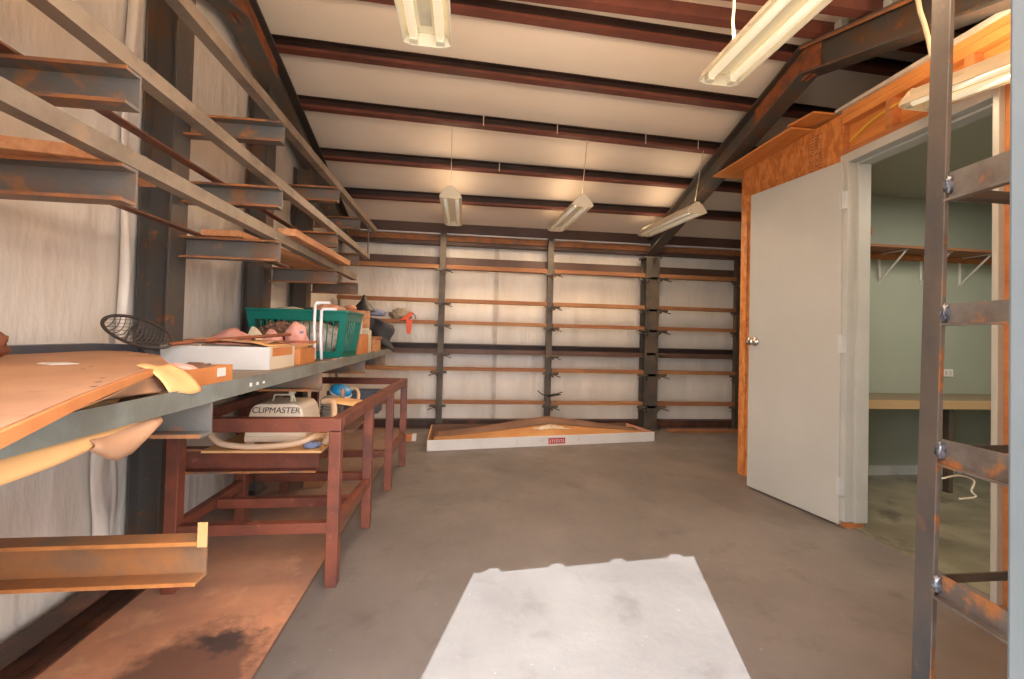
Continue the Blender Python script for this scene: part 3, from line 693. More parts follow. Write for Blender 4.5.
# things lying farther back in the table frame
tag(build('wood_board', MB().box(-1.16, -.60, 2.475, 2.98, .5515, .5625).box(-1.1, -.98, 2.62, 2.98, .5625, .60), 'kraft_dark', bevel=.002), 'dark board lying low inside the red table frame behind the machine', 'board')
mt = thing('electric_motor', 'grey finned motor standing behind the ivory machine', 'motor', (-.74, 2.53, .576))
prof_m = [(.045, 0)] + sum([[(.062, .015 + k * .018), (.062, .021 + k * .018), (.055, .024 + k * .018), (.055, .032 + k * .018)] for k in range(8)], []) + [(.045, .165), (.02, .172)]
build('finned_body', MB().lathe(prof_m, (-.74, 2.53, .577), 18), 'grey_rag', mt, smooth=False)
build('foot', MB().box(-.80, -.685, 2.47, 2.59, .563, .5768), 'grey_rag', mt)
pvc = build('grey_post', MB().tube([(-.655, 2.43, .563), (-.655, 2.43, .80)], .012, 8), 'arm_steel'); tag(pvc, 'thin grey pipe standing beside the ivory machine', 'pipe')
cp = thing('capped_bottle', 'bright blue plastic cap with white rim on a dark bottle behind the machine', 'bottle', (-.64, 2.78, .576))
build('bottle_body', MB().lathe([(.05, 0), (.055, .01), (.055, .12), (.045, .15), (.03, .165)], (-.735, 2.67, .563), 16), 'dark_cloth', cp, smooth=True)
build('cap', MB().lathe([(.058, 0), (.064, .004), (.060, .030), (.045, .038), (.01, .040)], (-.73, 2.66, .745), 18, (.35, -.25, 1)), 'blue', cp, smooth=True)
build('white_rim', MB().lathe([(.064, 0), (.067, .003), (.067, .009), (.064, .012)], (-.73, 2.66, .742), 18, (.35, -.25, 1)), 'white_plastic', cp, smooth=True)
hz = [Vector((-.69, 2.72, .76)), Vector((-.65, 2.70, .765)), Vector((-.615, 2.62, .745)), Vector((-.60, 2.52, .70)), Vector((-.61, 2.45, .66))]
tag(build('tan_hose', MB().tube(spline(hz), .010, 8), 'hose', smooth=True), 'tan hose looped over the blue cap in the table frame', 'hose')
tag(build('cardboard_scrap', MB().sheet(lambda u, v: (-.68 + .13 * u, 2.24 + .22 * v, .7385 + .018 * (1 - u) + .006 * math.sin(v * 5)), 8, 6, .004), 'kraft', smooth=True), 'torn tan cardboard scrap lying on the right rail of the red table', 'cardboard')
tag(build('grey_hose', MB().tube(spline([Vector((-.72, 2.30, .75)), Vector((-.66, 2.26, .755)), Vector((-.62, 2.16, .72)), Vector((-.61, 2.10, .66)), Vector((-.63, 2.06, .59))]), .015, 8), 'hose', smooth=True), 'pale curved hose right of the ivory machine', 'hose')
tr = thing('parts_crate', 'dark grey plastic crate at the far end of the red table', 'crate', (-.74, 3.30, .7))
cz = .5515
cb = MB().box(-.92, -.58, 3.02, 3.03, cz, .705).box(-.92, -.58, 3.05 + .13, 3.06 + .13, cz, .705).box(-.92, -.91, 3.03, 3.18, cz, .705).box(-.59, -.58, 3.03, 3.18, cz, .705)
build('side', cb, 'bluish_steel', tr); build('base', MB().box(-.91, -.59, 3.03, 3.18, cz, cz + .008), 'bluish_steel', tr)
# floor bits under the table
tag(build('wood_block', MB().box(-1.10, -.98, 3.15, 3.26, .0, .045), 'board', bevel=.003), 'small wood block on the floor under the red table', 'wood block')
sb = thing('small_carton', 'small orange carton with a white end on the floor past the far table leg', 'carton', (-.50, 4.5, 0))
build('body', MB().box(-.66, -.50, 4.45, 4.55, 0, .05), 'orange_card', sb); build('end_flap', MB().box(-.50, -.46, 4.46, 4.54, 0, .06), 'card_white', sb)

# ------------------------------------------------------------------ things on the left shelf
SZ = .9505
pk = build('packing_cardboard', MB().slab([(-.73, .46), (-.75, 1.02), (-.86, 1.20), (-1.10, 1.46), (-1.33, 1.55), (-1.33, .46)], SZ, 1.005), 'kraft', bevel=.003)
tag(pk, 'brown paper wrapped bundle lying under the big warped sheet on the shelf', 'cardboard')
sheetpoly = [(-.389, .372), (-.425, .444), (-.535, .661), (-.66, .93), (-.79, 1.232), (-1.05, 1.59), (-1.30, 1.80), (-1.39, 1.80), (-1.39, .372)]
bs = thing('cardboard_sheet', 'big warped brown sheet with an orange edge on the near end of the shelf', 'cardboard', (-1.0, 1.0, .999))
build('panel', MB().slab(sheetpoly, 1.006, 1.022), 'cardboard', bs)
eg = MB()
for (a, b) in zip(sheetpoly[:5], sheetpoly[1:6]):
    eg.beam((*a, 1.0125), (*b, 1.0125), .010, .015)
build('edge_strip', eg, 'orange_card', bs)
build('white_scrap', MB().slab([(-1.02, 1.14), (-.965, 1.11), (-.94, 1.155), (-.99, 1.185), (-1.035, 1.17)], 1.0225, 1.024), 'card_white', bs)
for x, y, r in ((-.62, .80, .004), (-.66, .86, .003), (-.58, .74, .004), (-.83, 1.03, .003), (-.87, 1.10, .003)):
    build('stain', MB().slab([(x + r * 2 * math.cos(a) * .6 - r * math.sin(a) * .5, y + r * 2 * math.sin(a)) for a in [k * PI / 4 for k in range(8)]], 1.0222, 1.0226), 'kraft_dark', bs)
# kraft paper curling over the rail
def curl1(u, v):
    a = v * 1.35; y = 1.055 + .105 * u
    return (-.742 + .056 * math.sin(a) + .012 * u * v, y + .03 * v, 1.030 - .006 * u - .058 * (1 - math.cos(a)) - .026 * v + .003 * math.sin(u * 7))
tag(build('kraft_paper', MB().sheet(curl1, 10, 10, .002), 'kraft', smooth=True), 'orange brown paper curling over the rail at the sheet corner', 'paper')
def skirt(u, v):
    a = Vector((-.44, .475, 1.003)).lerp(Vector((-.755, 1.16, 1.003)), u); b = Vector((-.70, .48, .968)).lerp(Vector((-.705, 1.12, .967)), u)
    p = a.lerp(b, v); return (p.x - .006, p.y, p.z - .004 * math.sin(v * PI) + .002 * math.sin(u * 11))
tag(build('kraft_paper', MB().sheet(skirt, 14, 6, .002), 'cardboard', smooth=True), 'brown paper tucked beneath the front edge of the big sheet', 'paper')
HT = [(.45, .929), (.73, .929), (.83, .929), (.90, .929), (.973, .929), (1.072, .929)]
HB = [(.45, .875), (.734, .876), (.813, .878), (.880, .884), (.95, .895), (1.066, .909)]
def lerp_list(Ls, u):
    t = u * (len(Ls) - 1); i = min(int(t), len(Ls) - 2); f = t - i
    return [Ls[i][k] * (1 - f) + Ls[i + 1][k] * f for k in range(len(Ls[0]))]
def hang(u, v):
    a, b = lerp_list(HT, u), lerp_list(HB, u)
    return (-.7205 + .045 * math.sin(v * 1.9) * (1 - .6 * u), a[0] * (1 - v) + b[0] * v, a[1] * (1 - v) + b[1] * v)
tag(build('kraft_paper', MB().sheet(hang, 18, 6, .002), 'kraft', smooth=True), 'brown paper flap hanging below the shelf rail at the left edge', 'paper')
H2T = [(.88, .912), (.94, .927), (1.0, .928), (1.065, .928)]
H2B = [(.88, .884), (.938, .845), (.99, .850), (1.055, .890)]
def hang2(u, v):
    a, b = lerp_list(H2T, u), lerp_list(H2B, u)
    return (-.7225 + .040 * math.sin(v * 2.3), a[0] * (1 - v) + b[0] * v, a[1] * (1 - v) + b[1] * v)
tag(build('kraft_paper', MB().sheet(hang2, 8, 6, .002), 'cardboard', smooth=True), 'pinkish brown cardboard tongue drooping under the shelf rail', 'paper')
tag(build('brown_bag', MB().blob((-1.30, 1.26, 1.055), (.075, .08, .045), .35, 4, 5, floor=1.0225), 'rust_plate', smooth=True), 'brown paper lump on the back of the big sheet at the left edge', 'bag')
tag(build('steel_channel', MB().slab([(-1.46, .60), (-1.395, .60), (-1.395, 1.812), (-1.27, 1.812), (-1.15, 1.705), (-1.125, 1.715), (-1.215, 1.852), (-1.46, 1.852)], SZ, [1.048, 1.048, 1.048, 1.045, 1.005, 1.005, 1.045, 1.048]), 'bluish_steel'), 'dark blue grey steel channel on the shelf behind the big sheet', 'channel')
# landing net
ln_ = thing('landing_net', 'dark oval hoop net with a long wooden handle on the shelf', 'net', (-1.22, 1.76, .96))
c0 = Vector((-1.262, 1.80, 1.098)); e1 = Vector((-.128, -.03, .045)).normalized(); 
e1 = Vector((-.92, -.05, .40)).normalized(); e2 = Vector((.12, .75, .65)).normalized(); e2 = (e2 - e1 * e2.dot(e1)).normalized()
hoop = [c0 + e1 * .125 * math.cos(a) + e2 * .060 * math.sin(a) for a in [k * 2 * PI / 40 for k in range(41)]]
build('hoop', MB().tube(hoop, .006, 8, False), 'mesh_wire', ln_, smooth=True)
build('netting', MB().sheet(lambda u, v: tuple(c0 + (e1 * .122 * math.cos(2 * PI * u) + e2 * .058 * math.sin(2 * PI * u)) * max(v, .02) - e1.cross(e2).normalized() * (-.03) * (1 - v * v)), 32, 6, .0015), 'net', ln_, smooth=True)
build('cross_wire', MB().tube([c0 + e1 * .04 + e2 * .057, c0 + e1 * .03 + Vector((0, 0, -.004)), c0 - e1 * .0 - e2 * .060], .004, 6), 'mesh_wire', ln_, smooth=True)
build('handle', MB().tube([c0 - e1 * .12, Vector((-1.10, 1.87, 1.062)), Vector((-.86, 2.22, 1.098))], .008, 8), 'rust_plate', ln_, smooth=True)
# small orange tray
ot = thing('parts_tray', 'small orange cardboard tray with a white label at the shelf edge', 'tray', (-.80, 1.37, SZ))
tp = MB().box(-.89, -.735, 1.24, 1.247, SZ, 1.004).box(-.89, -.735, 1.443, 1.45, SZ, 1.004).box(-.89, -.883, 1.247, 1.443, SZ, 1.004).box(-.742, -.735, 1.247, 1.443, SZ, 1.004)
build('side', tp, 'orange_card', ot); build('base', MB().box(-.883, -.742, 1.247, 1.443, SZ, SZ + .006), 'orange_card', ot)
build('white_label', MB().box(-.7348, -.7340, 1.365, 1.41, .972, .998), 'card_white', ot)
tag(build('pink_plastic', MB().blob((-.815, 1.305, .992), (.055, .045, .022), .4, 5, 8, floor=.958), 'pink', smooth=True), 'pink plastic scrap in the orange tray', 'bag')
tag(build('brown_rag', MB().blob((-.805, 1.395, .992), (.05, .035, .020), .5, 6, 9, floor=.958), 'kraft_dark', smooth=True), 'dark brown scrap in the orange tray', 'rag')
# white box
wb = thing('white_carton', 'white flat cardboard carton with brown flaps in front of the basket', 'carton', (-1.0, 1.98, SZ))
build('front_panel', MB().box(-1.22, -.80, 1.86, 1.866, SZ, 1.045), 'card_white', wb)
sp = MB().box(-.806, -.80, 1.866, 2.12, SZ, 1.045); build('side_panel', sp, 'card_white2', wb)
build('torn_label', MB().box(-.7995, -.799, 1.885, 2.09, 1.005, 1.043), 'orange_card', wb)
build('side_panel', MB().box(-1.22, -1.214, 1.866, 2.12, SZ, 1.045), 'card_white2', wb); build('back_panel', MB().box(-1.214, -.806, 2.114, 2.12, SZ, 1.045), 'card_white2', wb)
build('base', MB().box(-1.214, -.806, 1.866, 2.114, SZ, SZ + .006), 'cardboard', wb)
build('flap', MB().sheet(lambda u, v: (-1.19 + .36 * u, 2.115 - .17 * v, 1.048 + .022 * math.sin(v * 2.2) + .006 * math.sin(u * 6)), 8, 5, .004), 'cardboard', wb, smooth=True)
build('flap', MB().sheet(lambda u, v: (-.81 + .006 * v - .10 * v, 1.89 + .22 * u, 1.047 + .02 * v), 6, 4, .004), 'kraft', wb, smooth=True)
tag(build('wood_strip', MB().obox((-1.0, 2.19, 1.060), (1, .05, .01), (-.05, 1, 0), (0, 0, 1), .27, .015, .006), 'rust_plate', bevel=.001).__class__ and bpy.context.scene.objects['wood_strip'], 'thin brown strip of wood leaning across behind the white carton', 'wood strip')
ob = thing('orange_carton', 'orange brown carton between the white carton and the basket', 'carton', (-.87, 2.25, SZ))
build('body', MB().box(-.97, -.785, 2.15, 2.36, SZ, 1.03), 'orange_card', ob, bevel=.003)
build('flap', MB().sheet(lambda u, v: (-.97 + .185 * u, 2.15 + .21 * v, 1.033 + .018 * u * v), 4, 4, .003), 'kraft', ob)
for c_, r_, lb, sd in (((-1.215, 2.38, 1.03), (.10, .08, .09), 'pink plastic bag farthest left on the shelf before the basket', 1), ((-1.025, 2.41, 1.03), (.055, .045, .085), 'small pink bag behind the orange brown carton', 2), ((-.907, 2.43, 1.07), (.058, .05, .09), 'round pink bag with blue print beside the white pipes', 3)):
    o = build('pink_bag', MB().blob(c_, r_, .25, 3.5, sd, floor=SZ), 'pink', smooth=True); tag(o, lb, 'bag', 'pink bags on the shelf')
    if sd == 3: build('blue_print', MB().box(-.880, -.862, 2.393, 2.400, 1.095, 1.115), 'blue_cloth', o)
hpm = MB(); hp_r = random.Random(4)
hpm.blob((-1.06, 2.60, 1.07), (.135, .085, .085), .2, 5, 4, floor=SZ)
for k in range(90):
    a, b = hp_r.uniform(0, 2 * PI), hp_r.uniform(.05, 1.45)
    p = (-1.06 + .135 * math.cos(a) * math.cos(b), 2.60 + .085 * math.sin(a) * math.cos(b), 1.07 + .085 * math.sin(b))
    hpm.blob(p, (.019, .019, .017), .2, 3, k, 1)
tag(build('net_heap', hpm, 'pine', smooth=True), 'dark brown bumpy heap of netting before the green basket', 'netting')
tag(build('cream_packet', MB().sheet(lambda u, v: (-1.155 + .07 * u, 2.42 + .04 * v, 1.085 - .05 * u + .045 * v + .01 * math.sin(u * 5)), 6, 4, .012), 'cream'), 'folded cream packet between the pink bags', 'packet')

# green laundry basket
bk = thing('laundry_basket', 'green plastic laundry basket with slotted sides on the shelf', 'basket', (-1.0, 2.95, SZ))
bx0, bx1, by0, by1 = -1.27, -.755, 2.74, 3.08; zb, zt_ = SZ + .001, 1.235; fl = .035
def corner(x, y, t):
    cx, cy = (bx0 + bx1) / 2, (by0 + by1) / 2; k = t * fl
    return (x + (k if x > cx else -k), y + (k if y > cy else -k))
def wall_band(mb, t0, t1, z0, z1, th=.006):
    cs0 = [corner(x, y, t0) for x, y in ((bx0, by0), (bx1, by0), (bx1, by1), (bx0, by1))]; cs1 = [corner(x, y, t1) for x, y in ((bx0, by0), (bx1, by0), (bx1, by1), (bx0, by1))]
    for i in range(4):
        j = (i + 1) % 4
        mb.sheet(lambda u, v: tuple(Vector((*cs0[i], z0)).lerp(Vector((*cs0[j], z0)), u).lerp(Vector((*cs1[i], z1)).lerp(Vector((*cs1[j], z1)), u), v)), 1, 1, th)
zz = lambda t: zb + (zt_ - zb) * t
bd = MB(); wall_band(bd, 0, .14, zz(0), zz(.14)); wall_band(bd, .82, 1., zz(.82), zz(1.)); bd.box(bx0, bx1, by0, by1, zb, zb + .006)
cs = [corner(x, y, .2) for x, y in ((bx0, by0), (bx1, by0), (bx1, by1), (bx0, by1))]
for i in range(4):     # corner posts and bars between the slots
    j = (i + 1) % 4; n = 16 if i % 2 == 0 else 10
    for k in range(n + 1):
        f = k / n; wd = .040 if k in (0, n) else .006
        p0 = Vector((*corner(*((bx0, by0), (bx1, by0), (bx1, by1), (bx0, by1))[i], .14), zz(.14))).lerp(Vector((*corner(*((bx0, by0), (bx1, by0), (bx1, by1), (bx0, by1))[j], .14), zz(.14))), f)
        p1 = Vector((*corner(*((bx0, by0), (bx1, by0), (bx1, by1), (bx0, by1))[i], .82), zz(.82))).lerp(Vector((*corner(*((bx0, by0), (bx1, by0), (bx1, by1), (bx0, by1))[j], .82), zz(.82))), f)
        dirv = (1, 0, 0) if i % 2 == 0 else (0, 1, 0)
        ins = Vector(dirv) * (.02 if k == 0 else -.02 if k == n else 0) * (1 if i in (0, 1) else -1)
        nn = Vector(dirv); bd.obox((p0 + p1) / 2 + ins, nn, Vector((0, 0, 1)).cross(nn), p1 - p0, wd / 2, .003, (p1 - p0).length / 2 + .002)
build('body', bd, 'basket', bk)
rim = MB(); rc = [corner(x, y, 1.) for x, y in ((bx0, by0), (bx1, by0), (bx1, by1), (bx0, by1))]
for i in range(4): rim.beam((*rc[i], zt_ + .006), (*rc[(i + 1) % 4], zt_ + .006), .026, .016)
build('rim', rim, 'basket', bk, bevel=.004)
tag(build('clothes_heap', MB().blob((-1.0, 2.92, 1.07), (.235, .145, .115), .15, 5, 11, floor=SZ + .012), 'pale_cloth', smooth=True), 'heap of pale stuff showing through the slots of the green basket', 'clothes')
tag(build('tan_bundle', MB().blob((-.90, 2.94, 1.235), (.11, .09, .065), .3, 5, 12, floor=1.205), 'peach_rag', smooth=True), 'tan bundle heaped over the rim of the green basket', 'bundle')
tag(build('yellow_rag', MB().blob((-1.14, 2.93, 1.225), (.10, .08, .05), .3, 5, 15, floor=1.205), 'cream', smooth=True), 'pale folded cloth on the left of the green basket', 'rag')
tag(build('dark_sack', MB().blob((-1.10, 3.29, 1.20), (.15, .09, .10), .4, 4, 13).blob((-1.1, 3.29, 1.05), (.15, .09, .1), .2, 4, 3, floor=SZ), 'dark_cloth', smooth=True), 'dark crumpled sack behind the green basket', 'bag')
# two white bent pipes leaning on the basket
for dx, dz, lb in ((0, 0, 'white bent pipe leaning on the basket, the taller of the two'), (.036, -.036, 'white bent pipe leaning on the basket, the shorter of the two')):
    x = -.82 + dx
    pts = [Vector((x, 2.46, SZ + .008)), Vector((x - .022, 2.50, 1.15 + dz)), Vector((x - .030, 2.53, 1.270 + dz)), Vector((x - .022, 2.532, 1.281 + dz)), Vector((x + .045, 2.56, 1.283 + dz))]
    tag(build('white_pipe', MB().tube(pts, .0085, 8), 'white_pipe', smooth=True), lb, 'pipe', 'white bent pipes')
tag(build('pink_tape', MB().sheet(lambda u, v: (-.725 + .02 * v, 2.40 + .32 * u, SZ + .003 + .010 * abs(math.sin(u * 7))), 12, 2, .002), 'pink', smooth=True), 'strip of pink tape lying on the shelf edge below the basket', 'tape')
# far end of the shelf
tag(build('orange_carton', MB().box(-.88, -.745, 3.20, 3.44, SZ, 1.10), 'orange_card', bevel=.003), 'orange carton standing right of the green basket', 'carton')
jr = thing('white_jar', 'white jar standing on a carton right of the basket', 'jar', (-.83, 3.49, 1.1)); 
build('body', MB().lathe([(.045, 0), (.05, .01), (.05, .11), (.04, .13)], (-.82, 3.33, 1.101), 18), 'white_plastic', jr, smooth=True)
build('lid', MB().lathe([(.042, 0), (.044, .004), (.044, .022), (.04, .025)], (-.82, 3.33, 1.231), 18), 'card_white2', jr, smooth=True)
bt = thing('cream_bottle', 'tall square cream container right of the orange carton', 'bottle', (-.80, 3.56, SZ))
build('body', MB().box(-.86, -.755, 3.49, 3.60, SZ, 1.135), 'cream', bt, bevel=.008); build('cap', MB().box(-.845, -.77, 3.505, 3.585, 1.135, 1.15), 'card_white2', bt, bevel=.004)
tag(build('wood_block', MB().obox((-.82, 3.56, 1.222), (1, .1, 0), (-.1, 1, 0), (.02, 0, 1), .05, .05, .070), 'board_y', bevel=.003), 'upright orange wood block on the cream container', 'wood block')
bx = thing('wooden_box', 'small tan wooden box near the far end of the shelf', 'box', (-.80, 3.85, SZ))
build('body', MB().box(-.88, -.74, 3.68, 3.92, SZ, 1.06), 'board_y', bx, bevel=.003); build('lid', MB().box(-.89, -.73, 3.67, 3.93, 1.062, 1.08), 'board_b', bx, bevel=.003)
tag(build('orange_carton', MB().box(-1.0, -.90, 3.60, 4.0, SZ, 1.16).box(-1.0, -.90, 3.60, 4.0, 1.162, 1.30), 'orange_card', bevel=.003), 'tall orange carton behind the wooden box at the far end', 'carton')
tag(build('dark_jacket', MB().sheet(lambda u, v: (-.90 + .23 * u + .02 * math.sin(v * 8), 4.06 + .04 * math.sin(u * 7) - .02 * v, 1.255 - .24 * v * (.75 + .25 * u) - .07 * u * u), 14, 12, .02), 'dark_cloth', smooth=True), 'dark jacket hanging at the far end of the shelf', 'jacket')
tag(build('blue_cloth', MB().blob((-.83, 4.12, 1.30), (.09, .05, .04), .3, 5, 14, floor=1.272), 'blue_cloth', smooth=True), 'blue grey cloth on top of the dark jacket', 'cloth')
tag(build('black_funnel', MB().lathe([(.105, 0), (.10, .006), (.02, .10), (.012, .14)], (-.87, 3.80, 1.302), 20), 'black', smooth=True), 'black funnel turned upside down above the tall carton', 'funnel')
tag(build('peach_rag', MB().blob((-.95, 3.67, 1.318), (.048, .06, .028), .3, 6, 16, floor=1.301), 'peach_rag', smooth=True), 'peach coloured rag beside the black funnel', 'rag')
tag(build('grey_wad', MB().blob((-.74, 5.01, 1.33), (.11, .04, .07), .6, 6, 17, floor=1.277), 'grey_rag', smooth=True), 'grey wad of rag on the back wall board left of the thin post', 'rag')
oc = thing('spring_clamp', 'orange red spring clamp hanging on the back wall board', 'clamp', (-.60, 4.95, 1.15))
build('arm', MB().slab([(0, 0), (1, 0), (1, 1)], 0, .001) if False else MB().sweep([(-.73, 1.27), (-.60, 1.37), (-.575, 1.345), (-.64, 1.27)], (0, 4.940, 0), (0, 4.9615, 0), (1, 0, 0), (0, 0, 1)), 'red_plastic', oc, bevel=.003)
build('arm', MB().sweep([(-.66, 1.275), (-.585, 1.275), (-.595, 1.20), (-.605, 1.11), (-.645, 1.11), (-.65, 1.20)], (0, 4.938, 0), (0, 4.9605, 0), (1, 0, 0), (0, 0, 1)), 'red_plastic', oc, bevel=.003)
build('spring_wire', MB().tube([(-.60, 4.945, 1.36), (-.56, 4.945, 1.33), (-.55, 4.945, 1.28)], .006, 6), 'black', oc, smooth=True)

# ------------------------------------------------------------------ office partition, door and room
OX = 2.36
JY0, JY1 = 1.585, 2.375     # outer edges of the door frame along the wall
pw = MB()
pw.box(OX, OX + .012, JY1 + .02, 3.34, 0, 2.585)
struct('wall_office', pw, 'osb')
wo = bpy.data.objects['wall_office']
build('stud', MB().box(OX + .012, OX + .09, JY1 + .022, JY1 + .065, .03, 2.585), 'lumber', wo)
build('corner_trim', MB().box(OX - .012, OX, 3.27, 3.345, 0, 2.5), 'osb', wo)
gs = MB(); r2 = random.Random(5)
for k in range(14):
    for c in range(3):
        if r2.random() < .8: gs.box(OX - .0012, OX - .0004, 2.545 + c * .034, 2.545 + c * .034 + r2.uniform(.012, .026), 2.28 + k * .021, 2.287 + k * .021)
build('grade_stamp', gs, 'kraft_dark', wo)
# return wall (back of office), near wall piece, framing above the door
struct('wall_office_back', MB().box(OX + .012, XR, 3.24, 3.34, 0, 2.58), 'office')
struct('wall_office_near', MB().box(OX, OX + .10, YF + .001, JY0 - .001, 0, 2.299), 'lumber')
struct('wall_office_far', MB().box(XR - .06, XR - .001, .36, 3.24, .0, 2.45), 'office')
struct('wall_office_front', MB().box(OX + .1, XR - .06, .365, .40, .0, 2.45), 'office')
fr = MB().box(OX, OX + .09, YF, JY1 + .02, 2.30, 2.345); struct('trim_3', fr, 'lumber')        # header plate over the frame
struct('trim_4', MB().box(OX, OX + .09, YF, JY1 + .02, 2.515, 2.56).box(OX, OX + .09, YF, JY1 + .02, 2.562, 2.60), 'ply')   # top plates
for i, y in enumerate((2.10, 1.72, 1.3)):
    struct('trim_%d' % (5 + i), MB().box(OX + .002, OX + .088, y - .02, y + .02, 2.345, 2.515), 'lumber')
struct('trim_8', MB().box(OX + .055, OX + .089, YF, JY1 + .02, 2.346, 2.514), 'ply')
struct('ceiling_office', MB().box(OX + .09, XR - .06, .36, 3.24, 2.41, 2.45), 'office_ceiling')
struct('floor_office', MB().box(OX + .03, XR - .06, .40, 3.24, 0, .004), 'office_floor')
struct('baseboard_office', MB().box(OX + .10, XR - .06, 3.228, 3.24, .004, .085), 'white_trim')
# plywood lids on the partition
tag(build('plywood_sheet', MB().slab([(2.19, 2.62), (2.19, 3.52), (2.60, 3.52), (2.60, 2.62)], 2.587, 2.600), 'ply'), 'plywood sheet overhanging the top of the office corner', 'plywood')
tag(build('plywood_sheet', MB().slab([(2.20, 2.44), (2.20, 2.66), (2.70, 2.66), (2.70, 2.44)], [2.601, 2.617, 2.617, 2.601], [2.613, 2.629, 2.629, 2.613]), 'ply'), 'short plywood offcut lying over the overhanging sheet, above the door hinge', 'plywood')
tag(build('grey_board', MB().box(2.34, 2.80, 1.40, 2.43, 2.602, 2.622), 'tape'), 'pale grey board lying on top of the office wall over the door', 'board')
yc = spline([Vector((OX + .03, 2.36, 2.39)), Vector((OX + .022, 2.22, 2.445)), Vector((OX + .02, 2.1, 2.462)), Vector((OX - .006, 1.98, 2.455)), Vector((OX + .02, 1.86, 2.462)), Vector((OX + .03, 1.66, 2.45))])
yw = MB().tube([p + Vector((-.012, 0, 0)) for p in yc], .006, 6)
tag(build('yellow_cable', yw, 'yellow_wire', smooth=True), 'yellow electrical cable in the framing above the office door', 'cable')

d = bpy.data.objects.new('door_1', None); C.objects.link(d); d.location = (OX, 2.0, 0); WL[d] = Vector((OX, 2.0, 0)); d['kind'] = 'structure'
fm = MB()
fx0, fx1 = OX - .03, OX + .11
fm.box(fx0, fx1, JY1 - .055, JY1, .035, 2.30); fm.box(fx0, fx0 + .05, JY0, JY0 + .024, 0, 2.30)
fm.box(fx0, fx1, JY0 + .024, JY1 - .055, 2.245, 2.30)
# rabbet / stop
fm.box(fx0 + .055, fx1, JY1 - .075, JY1 - .055, .035, 2.245)
fm.box(fx0 + .055, fx1, JY0 + .024, JY1 - .075, 2.23, 2.245)
build('door_frame', fm, 'frame', d, bevel=.003)
build('shim_block', MB().box(OX - .02, OX + .10, JY1 - .06, JY1 + .005, 0, .034), 'lumber', d)
h0, h1 = Vector((2.338, 2.352, 0)), Vector((2.222, 3.03, 0))
dv = (h1 - h0).normalized(); nv = Vector((-dv.y, dv.x, 0)); nv = nv if nv.x < 0 else -nv
cen = (h0 + h1) / 2 + Vector((0, 0, 1.135)); L = (h1 - h0).length
leaf = build('door_leaf', MB().obox(cen, dv, nv, (0, 0, 1), L / 2, .020, 1.125), 'door', d, bevel=.003)
kb = Vector((*(h1 - dv * .062 + nv * .021).xy, 1.12))
knob = MB().lathe([(.033, 0), (.034, .004), (.026, .010), (.013, .014), (.012, .035), (.024, .042), (.030, .052), (.028, .064), (.015, .070)], kb, 20, nv)
knob.lathe([(.033, 0), (.034, .004), (.026, .010), (.013, .014), (.012, .030), (.024, .037), (.030, .047), (.028, .059), (.015, .065)], kb - nv * .042, 20, -nv)
build('door_knob', knob, 'chrome', leaf, smooth=True)
build('latch_plate', MB().obox(Vector((*(h1 + dv * .0005).xy, 1.12)), dv, nv, (0, 0, 1), .001, .012, .03), 'chrome', leaf)
for z in (2.01, 1.12, .25):
    hg = MB().tube([(2.314, 2.335, z - .055), (2.314, 2.335, z + .055)], .009, 10)
    hg.box(2.312, 2.3295, 2.320, 2.324, z - .055, z + .055).obox(Vector((*(h0 + dv * .007 + nv * .0205).xy, z)), dv, nv, (0, 0, 1), .007, .0012, .055)
    hg.box(fx0 - .003, fx0, JY1 - .05, JY1 - .012, z - .055, z + .055)
    build('hinge', hg, 'white_trim', d, bevel=.001)
# office fittings
sf = thing('wall_shelf', 'long orange wood shelf on white brackets on the green office wall', 'shelf', (3.9, 3.1, 1.89))
build('board', MB().box(2.9, XR - .07, 2.98, 3.235, 1.905, 1.925), 'board', sf); build('edge', MB().box(2.9, XR - .07, 3.215, 3.238, 1.86, 1.903), 'lumber', sf)
for x in (3.56, 3.97, 4.36, 4.72):
    build('bracket', MB().beam((x, 3.236, 1.66), (x, 3.236, 1.90), .02, .006, (0, 1, 0)).beam((x, 3.232, 1.67), (x + .0, 3.02, 1.89), .018, .006, (0, 0, 1)).beam((x, 3.0, 1.90), (x, 3.232, 1.90), .018, .006), 'white_plastic', sf)
dk = thing('office_desk', 'brown built-in desk against the green office wall', 'desk', (3.8, 3.0, 0))
build('top', MB().box(2.75, XR - .065, 2.80, 3.236, .675, .705), 'desk', dk); build('front_edge', MB().box(2.75, XR - .065, 2.788, 2.80, .645, .708), 'desk_edge', dk)
for x in (2.80, 3.72, 4.6): build('leg', MB().box(x - .02, x + .02, 2.81, 2.85, .004, .675), 'post_steel', dk)
ol = thing('wall_outlet', 'white electrical outlet on the green office wall above the desk', 'outlet', (4.25, 3.235, .85))
build('plate', MB().box(4.20, 4.30, 3.234, 3.239, .855, .92), 'white_plastic', ol, bevel=.002); [build('socket', MB().box(xa, xa + .025, 3.2325, 3.2345, .87, .905), 'tape', ol) for xa in (4.215, 4.26)]
tag(build('wall_tag', MB().box(3.43, 3.49, 3.235, 3.2395, 2.07, 2.14), 'orange_card', bevel=.001), 'small orange tag on the green office wall by the door jamb', 'tag')

